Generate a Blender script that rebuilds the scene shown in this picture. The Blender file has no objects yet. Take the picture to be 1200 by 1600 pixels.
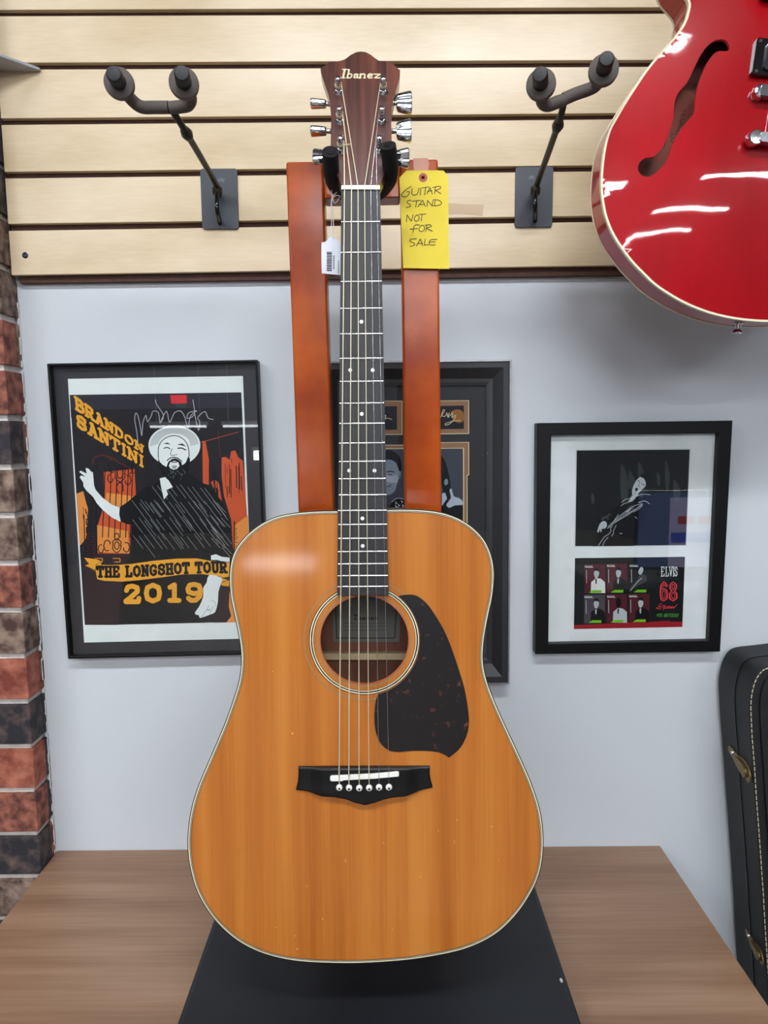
import bpy, math, random
from mathutils import Vector, Matrix
from mathutils.geometry import tessellate_polygon, delaunay_2d_cdt
random.seed(7)
C = bpy.context.scene.collection
V = Vector
# ------------------------------------------------------------------ camera
F = 1040.0; PITCH = math.radians(6.5); ROLL = 0.008
CAM = V((0, -1.089, 1.45))
cp, sp = math.cos(PITCH), math.sin(PITCH)
FW = V((0, cp, -sp)); R0 = V((1, 0, 0)); U0 = V((0, sp, cp))
RT = (math.cos(ROLL)*R0 - math.sin(ROLL)*U0); UP = (math.cos(ROLL)*U0 + math.sin(ROLL)*R0)
cd = bpy.data.cameras.new('camera'); cam = bpy.data.objects.new('camera', cd); C.objects.link(cam)
cd.sensor_fit = 'HORIZONTAL'; cd.sensor_width = 36; cd.lens = 36*F/1200; cd.clip_start = .02; cd.clip_end = 60
m = Matrix((RT, UP, -FW)).transposed().to_4x4(); m.translation = CAM
cam.matrix_world = m
bpy.context.scene.camera = cam
sc = bpy.context.scene
sc.view_settings.view_transform = 'Standard'; sc.view_settings.look = 'None'
sc.view_settings.gamma = 1; sc.view_settings.use_curve_mapping = False
sc.view_settings.exposure = 0.0

def ray(x, y):
    return ((x-600)/F)*RT + ((800-y)/F)*UP + FW
def at(x, y, D):                       # world point seen at (x, y), D metres in front of the camera along +y
    r = ray(x, y); return CAM + r*(D/r.y)
class Pl:
    def __init__(s, o, ux, uy):
        s.o = V(o); s.ux = V(ux).normalized(); s.uy = V(uy).normalized(); s.n = s.ux.cross(s.uy)
    def W(s, u, v, w=0): return s.o + s.ux*u + s.uy*v + s.n*w
    def uv(s, x, y, w=0):
        r = ray(x, y); t = ((s.o + s.n*w - CAM).dot(s.n)) / r.dot(s.n)
        p = CAM + r*t - s.o
        return (p.dot(s.ux), p.dot(s.uy))
    def L(s, pts, w=0): return [s.uv(x, y, w) for x, y in pts]
    def mat(s):
        M_ = Matrix((s.ux, s.uy, s.n)).transposed().to_4x4(); M_.translation = s.o; return M_
def Z(pts, ox, oy, k): return [(ox + x/k, oy + y/k) for x, y in pts]

# ------------------------------------------------------------------ materials
def lin(c):
    return tuple(((v/255)/12.92 if v/255 <= .04045 else ((v/255+.055)/1.055)**2.4) for v in c) + (1,)
MC = {}
def mat(name, c, rough=.5, metal=0, coat=0, var=.06, vs=25, bump=0, bs=200, c2=None, scale=(1, 1, 1), ramp=(.3, .7), spec=.5, emit=None, es=0, det=4):
    if name in MC: return MC[name]
    m = bpy.data.materials.new(name); m.use_nodes = True; nt = m.node_tree; N = nt.nodes; Lk = nt.links
    b = N['Principled BSDF']
    b.inputs['Roughness'].default_value = rough; b.inputs['Metallic'].default_value = metal
    b.inputs['Coat Weight'].default_value = coat; b.inputs['Coat Roughness'].default_value = .06
    b.inputs['Specular IOR Level'].default_value = spec
    tc = N.new('ShaderNodeTexCoord'); mp = N.new('ShaderNodeMapping'); mp.inputs['Scale'].default_value = scale
    Lk.new(tc.outputs['Object'], mp.inputs['Vector'])
    nz = N.new('ShaderNodeTexNoise'); nz.inputs['Scale'].default_value = vs; nz.inputs['Detail'].default_value = det
    Lk.new(mp.outputs['Vector'], nz.inputs['Vector'])
    cr = N.new('ShaderNodeValToRGB'); cr.color_ramp.elements[0].position = ramp[0]; cr.color_ramp.elements[1].position = ramp[1]
    a = lin(c)
    if c2 is None:
        cr.color_ramp.elements[0].color = tuple(x*(1-var) for x in a[:3])+(1,)
        cr.color_ramp.elements[1].color = tuple(min(1, x*(1+var)) for x in a[:3])+(1,)
    else:
        cr.color_ramp.elements[0].color = a; cr.color_ramp.elements[1].color = lin(c2)
    Lk.new(nz.outputs['Fac'], cr.inputs['Fac']); Lk.new(cr.outputs['Color'], b.inputs['Base Color'])
    if bump:
        n2 = N.new('ShaderNodeTexNoise'); n2.inputs['Scale'].default_value = bs
        Lk.new(mp.outputs['Vector'], n2.inputs['Vector'])
        bp = N.new('ShaderNodeBump'); bp.inputs['Strength'].default_value = bump; bp.inputs['Distance'].default_value = .002
        Lk.new(n2.outputs['Fac'], bp.inputs['Height']); Lk.new(bp.outputs['Normal'], b.inputs['Normal'])
    if emit:
        b.inputs['Emission Color'].default_value = lin(emit); b.inputs['Emission Strength'].default_value = es
    MC[name] = m; return m
def wood(name, cols, s1, s2, rough=.3, coat=.5, axis='v', coatr=.08, fine=.25, spec=.5):
    """two stretched noises: broad bands (s1) and fine grain (s2); cols dark, mid, light"""
    if name in MC: return MC[name]
    m = bpy.data.materials.new(name); m.use_nodes = True; nt = m.node_tree; N = nt.nodes; Lk = nt.links
    b = N['Principled BSDF']; b.inputs['Roughness'].default_value = rough; b.inputs['Specular IOR Level'].default_value = spec
    b.inputs['Coat Weight'].default_value = coat; b.inputs['Coat Roughness'].default_value = coatr
    tc = N.new('ShaderNodeTexCoord')
    def nz(s, det):
        mp = N.new('ShaderNodeMapping'); mp.inputs['Scale'].default_value = s; Lk.new(tc.outputs['Object'], mp.inputs['Vector'])
        n = N.new('ShaderNodeTexNoise'); n.inputs['Scale'].default_value = 1; n.inputs['Detail'].default_value = det
        Lk.new(mp.outputs['Vector'], n.inputs['Vector']); return n.outputs['Fac']
    a = nz(s1, 3); f = nz(s2, 2)
    mx = N.new('ShaderNodeMath'); mx.operation = 'MULTIPLY_ADD'; mx.inputs[1].default_value = fine
    su = N.new('ShaderNodeMath'); su.operation = 'SUBTRACT'; su.inputs[1].default_value = .5
    Lk.new(f, su.inputs[0]); Lk.new(su.outputs[0], mx.inputs[0]); Lk.new(a, mx.inputs[2])
    cr = N.new('ShaderNodeValToRGB'); e = cr.color_ramp.elements
    e[0].position = .32; e[0].color = lin(cols[0]); e[1].position = .68; e[1].color = lin(cols[2])
    k = e.new(.5); k.color = lin(cols[1])
    Lk.new(mx.outputs[0], cr.inputs['Fac']); Lk.new(cr.outputs['Color'], b.inputs['Base Color'])
    MC[name] = m; return m
def speckle(name, base, spot, vs=90, rough=.15, coat=.6, thr=.72, dist=.12):
    if name in MC: return MC[name]
    m = mat(name, base, rough, coat=coat, vs=vs, c2=spot, ramp=(thr-.04, thr+.08)); return m
def glass_mat():
    m = bpy.data.materials.new('picture glass'); m.use_nodes = True; nt = m.node_tree; N = nt.nodes; Lk = nt.links
    N.remove(N['Principled BSDF'])
    tr = N.new('ShaderNodeBsdfTransparent'); gl = N.new('ShaderNodeBsdfGlossy'); gl.inputs['Roughness'].default_value = .015
    lw = N.new('ShaderNodeLayerWeight'); lw.inputs['Blend'].default_value = .5
    pw = N.new('ShaderNodeMath'); pw.operation = 'POWER'; pw.inputs[1].default_value = 5
    ma = N.new('ShaderNodeMath'); ma.operation = 'MULTIPLY_ADD'; ma.inputs[1].default_value = .9; ma.inputs[2].default_value = .045
    nz = N.new('ShaderNodeTexNoise'); nz.inputs['Scale'].default_value = 4
    cr = N.new('ShaderNodeValToRGB'); cr.color_ramp.elements[0].color = (.97, .98, .98, 1); cr.color_ramp.elements[1].color = (1, 1, 1, 1)
    Lk.new(nz.outputs['Fac'], cr.inputs['Fac']); Lk.new(cr.outputs['Color'], tr.inputs['Color'])
    mx = N.new('ShaderNodeMixShader')
    Lk.new(lw.outputs['Facing'], pw.inputs[0]); Lk.new(pw.outputs[0], ma.inputs[0]); Lk.new(ma.outputs[0], mx.inputs['Fac'])
    Lk.new(tr.outputs[0], mx.inputs[1]); Lk.new(gl.outputs[0], mx.inputs[2])
    Lk.new(mx.outputs[0], N['Material Output'].inputs['Surface'])
    return m
GLASS = glass_mat()

# ------------------------------------------------------------------ mesh builder
def smooth_loop(pts, n=6, closed=True):
    out = []; L = len(pts)
    rng = range(L) if closed else range(L-1)
    for i in rng:
        p = [V(pts[(i+k) % L]) if closed else V(pts[min(max(i+k, 0), L-1)]) for k in (-1, 0, 1, 2)]
        for j in range(n):
            t = j/n
            out.append(tuple(.5*((2*p[1]) + (p[2]-p[0])*t + (2*p[0]-5*p[1]+4*p[2]-p[3])*t*t + (3*p[1]-p[0]-3*p[2]+p[3])*t**3)))
    if not closed: out.append(tuple(pts[-1]))
    return out
def inset(loop, d):
    """offset a 2-D closed loop inwards by d"""
    n = len(loop); a = sum(loop[i][0]*loop[(i+1) % n][1]-loop[(i+1) % n][0]*loop[i][1] for i in range(n))
    s = 1 if a > 0 else -1; out = []
    for i in range(n):
        p, q, r = V(loop[i-1]), V(loop[i]), V(loop[(i+1) % n])
        e1 = (q-p); e2 = (r-q)
        if e1.length < 1e-9 or e2.length < 1e-9: e1 = e2 = (r-p)
        e1.normalize(); e2.normalize()
        n1 = V((-e1.y, e1.x))*s; n2 = V((-e2.y, e2.x))*s
        b = (n1+n2); 
        if b.length < 1e-6: b = n1
        b.normalize(); k = max(.5, b.dot(n1))
        out.append(tuple(q + b*(d/k)))
    return out
def rrect(x0, y0, x1, y1, r, n=5):
    o = []
    for cx, cy, a in ((x1-r, y1-r, 0), (x0+r, y1-r, 90), (x0+r, y0+r, 180), (x1-r, y0+r, 270)):
        for k in range(n+1):
            t = math.radians(a+90*k/n); o.append((cx+r*math.cos(t), cy+r*math.sin(t)))
    return o
def circ(cx, cy, r, n=48, ry=None):
    return [(cx+r*math.cos(2*math.pi*k/n), cy+(ry or r)*math.sin(2*math.pi*k/n)) for k in range(n)]
def inside(p, lp):
    r_ = False; j = len(lp)-1
    for i in range(len(lp)):
        if (lp[i][1] > p[1]) != (lp[j][1] > p[1]) and p[0] < (lp[j][0]-lp[i][0])*(p[1]-lp[i][1])/(lp[j][1]-lp[i][1])+lp[i][0]: r_ = not r_
        j = i
    return r_
def dense(lp, d):
    o = []
    for i in range(len(lp)):
        a, b = V(lp[i]), V(lp[(i+1) % len(lp)]); k = max(1, round((b-a).length/d))
        o += [tuple(a+(b-a)*j/k) for j in range(k)]
    return o
class MB:
    def __init__(s): s.v = []; s.f = []; s.m = []; s.rb = {}
    def add(s, vs, fs, mi=0):
        b = len(s.v); s.v += [V(p) for p in vs]
        for f in fs: s.f.append([b+i for i in f]); s.m.append(mi)
        return s
    def prism(s, pl, loops, w0, w1, mi=0, mside=None, back=True):
        if loops and not isinstance(loops[0], list): loops = [list(loops)]
        if not isinstance(loops[0][0], (tuple, Vector)): loops = [loops]
        tri = tessellate_polygon([[V((p[0], p[1], 0)) for p in lp] for lp in loops])
        flat = [p for lp in loops for p in lp]; n = len(flat)
        vs = [pl.W(p[0], p[1], w1) for p in flat]
        fs = []
        for t in tri:
            a, b, c = (flat[i] for i in t)
            ar = (b[0]-a[0])*(c[1]-a[1])-(c[0]-a[0])*(b[1]-a[1])
            if abs(ar) < 1e-14: continue
            fs.append(tuple(t) if ar > 0 else (t[0], t[2], t[1]))
        if w0 is None:
            return s.add(vs, fs, mi)
        vs += [pl.W(p[0], p[1], w0) for p in flat]
        ff = list(fs)
        if back: ff += [(f[0]+n, f[2]+n, f[1]+n) for f in fs]
        s.add(vs, ff, mi); b0 = len(s.v)-2*n
        k = 0
        for li, lp in enumerate(loops):
            m_ = len(lp); ar = sum(lp[i][0]*lp[(i+1) % m_][1]-lp[(i+1) % m_][0]*lp[i][1] for i in range(m_))
            fl = (ar > 0) ^ (li > 0)
            for i in range(m_):
                a, c = b0+k+i, b0+k+(i+1) % m_
                q = [a+n, c+n, c, a]
                s.f.append(q if fl else q[::-1]); s.m.append(mi if mside is None else mside)
            k += m_
        return s
    def ring(s, pl, outer, inner, w0, w1, mi=0):
        n = len(outer); vs = []
        for lp, w in ((outer, w1), (inner, w1), (outer, w0), (inner, w0)): vs += [pl.W(p[0], p[1], w) for p in lp]
        ar = sum(outer[i][0]*outer[(i+1) % n][1]-outer[(i+1) % n][0]*outer[i][1] for i in range(n))
        fs = []
        for i in range(n):
            j = (i+1) % n
            q = [(i, j, n+j, n+i), (2*n+j, 2*n+i, 3*n+i, 3*n+j), (2*n+i, 2*n+j, j, i), (3*n+j, 3*n+i, n+i, n+j)]
            fs += [t if ar > 0 else t[::-1] for t in q]
        return s.add(vs, fs, mi)
    def box(s, a, b, mi=0):
        (x0, y0, z0), (x1, y1, z1) = a, b
        return s.add([(x0,y0,z0),(x1,y0,z0),(x1,y1,z0),(x0,y1,z0),(x0,y0,z1),(x1,y0,z1),(x1,y1,z1),(x0,y1,z1)],
                     [(0,3,2,1),(4,5,6,7),(0,1,5,4),(1,2,6,5),(2,3,7,6),(3,0,4,7)], mi)
    def tube(s, pts, r, mi=0, seg=12, cap=True, n=0):
        pts = [V(p) for p in pts]
        if n: pts = [V(p) for p in smooth_loop(pts, n, False)]
        rs = r if isinstance(r, (list, tuple)) else [r]*len(pts)
        if len(rs) != len(pts):
            rs = [rs[min(int(i/(len(pts)-1)*(len(rs)-1)), len(rs)-1)] for i in range(len(pts))]
        d = (pts[1]-pts[0]).normalized(); a = d.orthogonal().normalized(); vs = []
        for i, p in enumerate(pts):
            d = (pts[min(i+1, len(pts)-1)]-pts[max(i-1, 0)]).normalized()
            a = (a - d*a.dot(d)).normalized(); b = d.cross(a)
            vs += [p + (a*math.cos(2*math.pi*k/seg)+b*math.sin(2*math.pi*k/seg))*rs[i] for k in range(seg)]
        fs = [(i*seg+k, i*seg+(k+1) % seg, (i+1)*seg+(k+1) % seg, (i+1)*seg+k) for i in range(len(pts)-1) for k in range(seg)]
        if cap: fs += [tuple(range(seg))[::-1], tuple((len(pts)-1)*seg+k for k in range(seg))]
        return s.add(vs, fs, mi)
    def lathe(s, o, d, prof, mi=0, seg=24):
        """profile [(distance along d, radius)...] around the axis o + t d"""
        o = V(o); d = V(d).normalized()
        a = d.orthogonal().normalized(); b = d.cross(a); vs = []
        for h, r in prof: vs += [o+d*h+(a*math.cos(2*math.pi*k/seg)+b*math.sin(2*math.pi*k/seg))*max(r, 1e-5) for k in range(seg)]
        fs = [(i*seg+k, i*seg+(k+1) % seg, (i+1)*seg+(k+1) % seg, (i+1)*seg+k) for i in range(len(prof)-1) for k in range(seg)]
        fs += [tuple(range(seg))[::-1], tuple((len(prof)-1)*seg+k for k in range(seg))]
        return s.add(vs, fs, mi)
    def ribbon(s, pl, pts, width, w, mi=0, px=True, rd=True):
        """flat brush stroke along a pixel polyline laid on the plane"""
        for i in range(len(pts)-1):
            a, b = V(pts[i]), V(pts[i+1]); d = b-a
            if d.length < 1e-9: continue
            d.normalize(); nn = V((-d.y, d.x))*width/2
            q = [tuple(a+nn), tuple(b+nn), tuple(b-nn), tuple(a-nn)]
            q = pl.L(q, w) if px else q
            s.rb.setdefault((id(pl), round(w, 7), mi), (pl, []))[1].append(q)
        if rd:
            for p in pts:
                q = circ(p[0], p[1], width/2, 10); q = pl.L(q, w) if px else q
                s.rb.setdefault((id(pl), round(w, 7), mi), (pl, []))[1].append(q)
        return s
    def flush(s):
        """overlapping strokes of one colour become one flat shape"""
        for (_, w, mi), (pl, qs) in s.rb.items():
            k_ = 1000.0; pts = []; fc = []
            for q in qs:
                ar = sum(q[i][0]*q[(i+1) % len(q)][1]-q[(i+1) % len(q)][0]*q[i][1] for i in range(len(q)))
                b = len(pts); pts += [V((p[0]*k_, p[1]*k_)) for p in q]; f = list(range(b, b+len(q))); fc.append(f if ar > 0 else f[::-1])
            res = delaunay_2d_cdt(pts, [], fc, 1, 1e-4)
            qk = [([(p[0]*k_, p[1]*k_) for p in q]) for q in qs]
            bb = [(min(p[0] for p in q), max(p[0] for p in q), min(p[1] for p in q), max(p[1] for p in q), q) for q in qk]
            bx_ = lambda m: [b[4] for b in bb if b[0] <= m[0] <= b[1] and b[2] <= m[1] <= b[3]]
            out = []
            for f in res[2]:
                a, b, c = (res[0][i] for i in f[:3]); cr_ = (b-a).cross(c-a)
                m_ = ((a.x+b.x+c.x)/3, (a.y+b.y+c.y)/3)
                if abs(cr_) > 1e-9 and any(inside(m_, q) for q in bx_(m_)): out.append(tuple(f) if cr_ > 0 else tuple(f)[::-1])
            s.add([pl.W(p.x/k_, p.y/k_, w) for p in res[0]], out, mi)
        s.rb = {}
    def build(s, name, mats, root=None, smooth=0, bevel=0, seg=2):
        s.flush()
        if not isinstance(mats, (list, tuple)): mats = [mats]
        inv = RM[root.name].inverted() if root else Matrix()
        me = bpy.data.meshes.new(name)
        me.from_pydata([inv @ p for p in s.v], [], s.f)
        for m_ in mats: me.materials.append(m_)
        me.polygons.foreach_set('material_index', s.m)
        if smooth:
            me.shade_smooth(); me.set_sharp_from_angle(angle=math.radians(smooth))
        me.update()
        o = bpy.data.objects.new(name, me); C.objects.link(o)
        if root:
            o.parent = root
            RM[o.name] = RM[root.name]
        else: RM[o.name] = Matrix()
        if bevel:
            md = o.modifiers.new('edge', 'BEVEL'); md.width = bevel; md.segments = seg; md.limit_method = 'ANGLE'; md.angle_limit = math.radians(40)
        return o
RM = {}
def thing(name, label, cat, M_, group=None):
    o = bpy.data.objects.new(name, None); C.objects.link(o); o.empty_display_size = .05
    if not isinstance(M_, Matrix): M_ = Matrix.Translation(M_)
    o.matrix_world = M_; RM[o.name] = M_.copy()
    o['label'] = label; o['category'] = cat
    if group: o['group'] = group
    return o
def tag(o, label, cat, group=None):
    o['label'] = label; o['category'] = cat
    if group: o['group'] = group
    return o
def struct(o): o['kind'] = 'structure'; return o

X, Y, Zx = V((1,0,0)), V((0,1,0)), V((0,0,1))
def wallpl(y): return Pl((0, y, 0), X, Zx)
BLACK = mat('black lacquer', (14, 14, 16), .35)
CHROME = mat('chrome', (215, 218, 222), .12, metal=1, var=.03)
CREAM = mat('cream binding', (226, 218, 186), .3)

# ================================================================== the room
M_wall = mat('painted wall', (203, 209, 214), .75, var=.015, vs=3, bump=.08, bs=350)
M_room = mat('store wall paint', (84, 86, 94), .8, var=.03, vs=2)
M_ceil = mat('ceiling tile', (128, 128, 134), .9, var=.03, vs=6)
M_floor = mat('floor vinyl', (120, 112, 104), .5, var=.08, vs=4)
XL, XR, YF, ZC = -3.6, 3.4, -9.0, 2.9
struct(MB().box((XL-.1, 0, 0), (XR+.1, .1, ZC)).build('wall_back', M_wall))
struct(MB().box((XL-.1, YF, -.1), (XR+.1, .1, 0)).build('floor', M_floor))
struct(MB().box((XL-.1, YF, ZC), (XR+.1, .1, ZC+.1)).build('ceiling', M_ceil))
struct(MB().box((XL-.1, YF, 0), (XL, 0, ZC)).build('wall_side', M_room))
struct(MB().box((XR, YF, 0), (XR+.1, 0, ZC)).build('wall_right', M_room))
struct(MB().box((XL-.1, YF-.1, 0), (XR+.1, YF, ZC)).build('wall_front', M_room))
M_tube = mat('lit diffuser', (255, 255, 255), .4, emit=(246, 250, 255), es=52)
M_fix = mat('white fixture metal', (225, 226, 228), .4)
M_tube3 = mat('lit sign box', (255, 255, 255), .4, emit=(250, 250, 250), es=22)
M_tube2 = mat('lit diffuser dimmer', (255, 255, 255), .4, emit=(246, 250, 255), es=9)
def fixture(x, y, z, lx, ly, lab, drop=0, h=.03):
    t = thing('ceiling_light', lab, 'ceiling light', (x, y, z), 'fluorescent ceiling lights')
    MB().box((x-lx/2-.02, y-ly/2-.02, z), (x+lx/2+.02, y+ly/2+.02, z+.05)).build('housing', M_fix, t)
    MB().box((x-lx/2, y-ly/2, z-h), (x+lx/2, y+ly/2, z-.0005)).build('diffuser', M_tube3 if h > .05 else M_tube2 if drop else M_tube, t)
    if drop:
        for sx in (-1, 1):
            MB().tube([(x+sx*lx*.4, y, z+.05), (x+sx*lx*.4, y, ZC)], .004).build('suspension_rod', M_fix, t)
for i, yy in enumerate((-1.5, -3.6, -5.8, -7.9)):
    for j, xx in enumerate((-2.0, .15, 2.1)):
        if i == 0 and j == 2: continue
        fixture(xx, yy, ZC-.05, 1.2, .16, 'long white fluorescent ceiling light behind the camera')

# brick pier at the left
pb = at(88, 1331, 1.089)
PX = pb.x
DP = .052
bm_ = MB(); zA = at(38, 1026, 1.089-DP).z; zB = at(58, 1304, 1.089-DP).z
sp_ = (zA-zB)/4
rows = []
mb = MB().box((-1.75, -DP+.007, 0), (PX-.006, 0, 2.9), 0)
k0 = int(zA/sp_)+1
br_m = [mat('mortar', (212, 208, 202), .95, var=.1, vs=120, bump=.5, bs=300),
        mat('brick red', (84, 44, 38), .85, c2=(168, 104, 84), vs=55, bump=.8, bs=160, ramp=(.36, .66)),
        mat('brick charcoal', (36, 36, 42), .8, c2=(104, 84, 78), vs=45, bump=.8, bs=160, ramp=(.45, .78)),
        mat('brick brown', (72, 50, 44), .85, c2=(156, 134, 118), vs=50, bump=.8, bs=160, ramp=(.4, .72)),
        mat('brick orange', (118, 56, 42), .85, c2=(178, 108, 86), vs=45, bump=.8, bs=160, ramp=(.35, .7)),
        mat('white paint smear', (205, 205, 204), .8, vs=200)]
seqF = {0: 4, 1: 2, 2: 4, 3: 1, 4: 2, 5: 3, -1: 3, -2: 1, -3: 3, -4: 3, -5: 2, -6: 1, -7: 1}
for k in range(-30, int(2.9/sp_)+2):
    z1 = zA - (k)*sp_ - .005; z0 = z1 - sp_ + .010
    if z0 < 0.002 or z1 > 2.895: continue
    jx = random.uniform(-.0015, .0015)
    x1 = PX + jx*0; first = True
    while x1 > -1.75:
        L_ = (.092 if k % 2 else .194) if first else .194
        x0 = max(x1-L_, -1.75)
        if x1-x0 > .03:
            fm = seqF.get(k, random.choice((1, 2, 3))) if first else random.choice((1, 2, 3, 4))
            r_ = random.uniform(-.001, .001)
            mb.box((x0, -DP+r_, z0), (x1, -.0135 if first else -.003, z1), fm)
            if first:      # return half-brick against the wall
                mb.box((PX-.05, -.0125, z0), (PX-.0005, -.001, z1), random.choice((2, 3, 1)))
        x1 = x0-.010; first = False
for k in range(150):   # ragged smear of wall paint on the corner
    z = random.uniform(.7, 2.1); h = random.uniform(.004, .03); d = random.uniform(.002, .0065)
    mb.box((PX-.004, -d, z), (PX+.0006, 0, z+h), 5)
struct(mb.build('wall_left', br_m, bevel=.0022))

# ================================================================== slatwall
SY = -.019
ps = wallpl(SY)
birch = wood('birch veneer', [(196, 174, 136), (214, 193, 158), (226, 208, 177)], (3, 1, 9), (30, 1, 260), rough=.42, coat=.15, fine=.18, coatr=.2)
M_groove = mat('groove hardboard', (72, 44, 34), .8, var=.2, vs=150)
SX0, SX1 = PX+.0015, 1.75
def line(yl, yr):                     # a level line in the picture at x=40 and x=880 -> z at the slatwall's ends
    a, b = ps.uv(40, yl), ps.uv(880, yr); k = (b[1]-a[1])/(b[0]-a[0])
    return (a[1]+k*(SX0-a[0]), a[1]+k*(SX1-a[0]))
slots = [((15.3, 12.0), (25, 21.8)), ((98, 94.3), (108.5, 104.8)), ((184.7, 177.6), (194.7, 187)), ((268.3, 259), (278.3, 268.2)), ((349.5, 338), (360.3, 347.5))]
edges = [line(*a) + line(*b) for a, b in slots]
bot = line(429.6, 416); lip = line(440, 429)
sw = thing('slatwall_panel', 'pale birch slatwall panel with dark brown slots on the upper wall', 'slatwall', (SX0, 0, bot[0]))
mb = MB(); prev = None
up = []
e0 = edges[0]; k = 1
while e0[0]+.0762*k < 2.5:
    up.append(tuple(v+.0772*k for v in e0)); k += 1
seq = list(reversed(up)) + edges
tops = [(seq[0][0]+.067, seq[0][1]+.067)] + [(s_[2], s_[3]) for s_ in seq]
bots = [(s_[0], s_[1]) for s_ in seq] + [bot]
for (t0, t1), (b0_, b1_) in zip(tops, bots):
    mb.prism(ps, [[(SX0, b0_), (SX1, b1_), (SX1, t1), (SX0, t0)]], -.009, 0)
mb.build('slat_board', birch, sw, bevel=.0008)
x2 = at(31, 440, 1.089-.009).x
MB().prism(wallpl(-.0101), [[(x2, lip[0]), (SX1, lip[1]), (SX1, tops[0][1]), (SX0+.001, tops[0][0]), (SX0+.001, bot[0]+.01), (x2, bot[0]+.01)]], -.0095, 0).build('backing_board', M_groove, sw)
M_screw = mat('dark screw steel', (52, 50, 66), .35, metal=.8)
sx, sz = ps.uv(39.5, 399)
MB().lathe((sx, SY+.0005, sz), -Y, [(0, .0048), (.0012, .0046), (.002, .003), (.0022, .0022), (.0014, .0005)], seg=20).build('screw', M_screw, sw, smooth=40)

# thin grey shelf end poking in at the left
zs = ps.uv(60, 108)[1]
def hor(x, y, z):
    r = ray(x, y); t = (z-CAM.z)/r.z; return CAM+r*t
h1 = hor(62, 106, zs); h2 = hor(0, 84, zs)
dxy = (h2-h1); kk = -.62/dxy.x if dxy.x else 0
h3 = h1 + dxy*(abs(-.62/dxy.x))
hp = Pl((0, 0, zs), X, Y)
mb = MB().prism(hp, [[(h1.x, SY-.0012), (PX, SY-.0012), (PX, -DP-.003), (h3.x, -DP-.003), (h3.x, min(h3.y, -.2)), (h1.x, h1.y-.0015)]], -.004, 0)
tag(mb.build('shelf', mat('grey shelf laminate', (165, 168, 172), .4), bevel=.0005), 'thin grey shelf end jutting in at the left of the slatwall', 'shelf')

# ================================================================== table
tz = at(500, 1325, 1.089).z
TXR = at(1031, 1313.5, 1.089).x
TXL = PX + .003
M_lam = wood('oak laminate', [(124, 92, 70), (142, 110, 85), (156, 125, 100)], (1.2, 16, 2), (7, 200, 9), rough=.38, coat=.1, fine=.35, coatr=.3)
tb = thing('display_table', 'light brown wood laminate table against the wall under the guitar stand', 'table', ((TXL+TXR)/2, -.4, 0))
MB().box((TXL, -.80, tz-.028), (TXR, -.001, tz)).build('tabletop', M_lam, tb, bevel=.001)
for xx in (TXL+.03, TXR-.055):
    MB().box((xx, -.76, 0), (xx+.025, -.03, tz-.028)).build('side_panel', M_lam, tb, bevel=.001)
MB().box((TXL+.055, -.06, tz-.45), (TXR-.055, -.045, tz-.028)).build('modesty_panel', M_lam, tb)

# ================================================================== guitar stand
BZ = tz + .028
def hz(x, y, z): p = hor(x, y, z); return p
bl1, bl2 = hz(333, 1435, BZ), hz(275, 1600, BZ)
br1, br2 = hz(838, 1385, BZ), hz(910, 1600, BZ)
M_base = mat('black painted base', (22, 25, 30), .5, var=.25, vs=9)
M_amber = wood('amber stained wood', [(138, 50, 6), (164, 68, 8), (182, 86, 14)], (9, 1.4, 9), (60, 3, 60), rough=.35, spec=.1, coat=.5, fine=.15, coatr=.16)
D_ST = .872; pst = wallpl(-1.089+D_ST)
st = thing('guitar_stand', 'glossy amber wooden guitar stand with a broad black base', 'guitar stand', V((-.01, -1.089+D_ST, tz)))
xl0, xr0 = (bl1.x+bl2.x)/2, (br1.x+br2.x)/2
base = MB().box((xl0, -.66, tz), (xr0, -.11, BZ)).build('base', M_base, st, bevel=.007, seg=3)
def ex(p, q, z):   # extend an edge p->q on the stand plane down to height z
    (x0, z0), (x1, z1) = pst.uv(*p), pst.uv(*q); k = (x1-x0)/(z1-z0); return (x1+k*(z-z1), z)
TH = .032
for (oa, ob), (ia, ib), nm in ((((446.5, 252), (466, 795)), ((506.8, 312), (521.5, 795)), 'left'), (((684.5, 248), (690, 797)), ((626, 300), (632.7, 793)), 'right')):
    a = pst.uv(*oa); b = ex(oa, ob, BZ); c = ex(ia, ib, BZ); d = pst.uv(*ia)
    kx = (d[0]-c[0])/(d[1]-c[1]); d = (d[0]+kx*(a[1]-d[1]), a[1])
    lp = [a, b, c, d]
    o = MB().prism(pst, [lp], -TH, 0).build('post', M_amber, st, bevel=.003, seg=3)
a1, a2, a3, a4 = pst.uv(508, 250.3), pst.uv(625, 248.6), pst.uv(625.5, 308), pst.uv(506.8, 310)
MB().prism(pst, [[a1, a4, a3, a2]], -TH+.001, -.0005).build('crossbar', M_amber, st, bevel=.002)
bl_, br_ = ex((506.8, 312), (521.5, 795), BZ+.16), ex((626, 300), (632.7, 793), BZ+.16)
MB().box((bl_[0], pst.o.y+.004, BZ+.06), (br_[0], pst.o.y+TH-.004, BZ+.12)).build('lower_rail', M_amber, st, bevel=.002)
foam = mat('black foam', (13, 13, 14), .95, bump=.4, bs=900)
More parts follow.
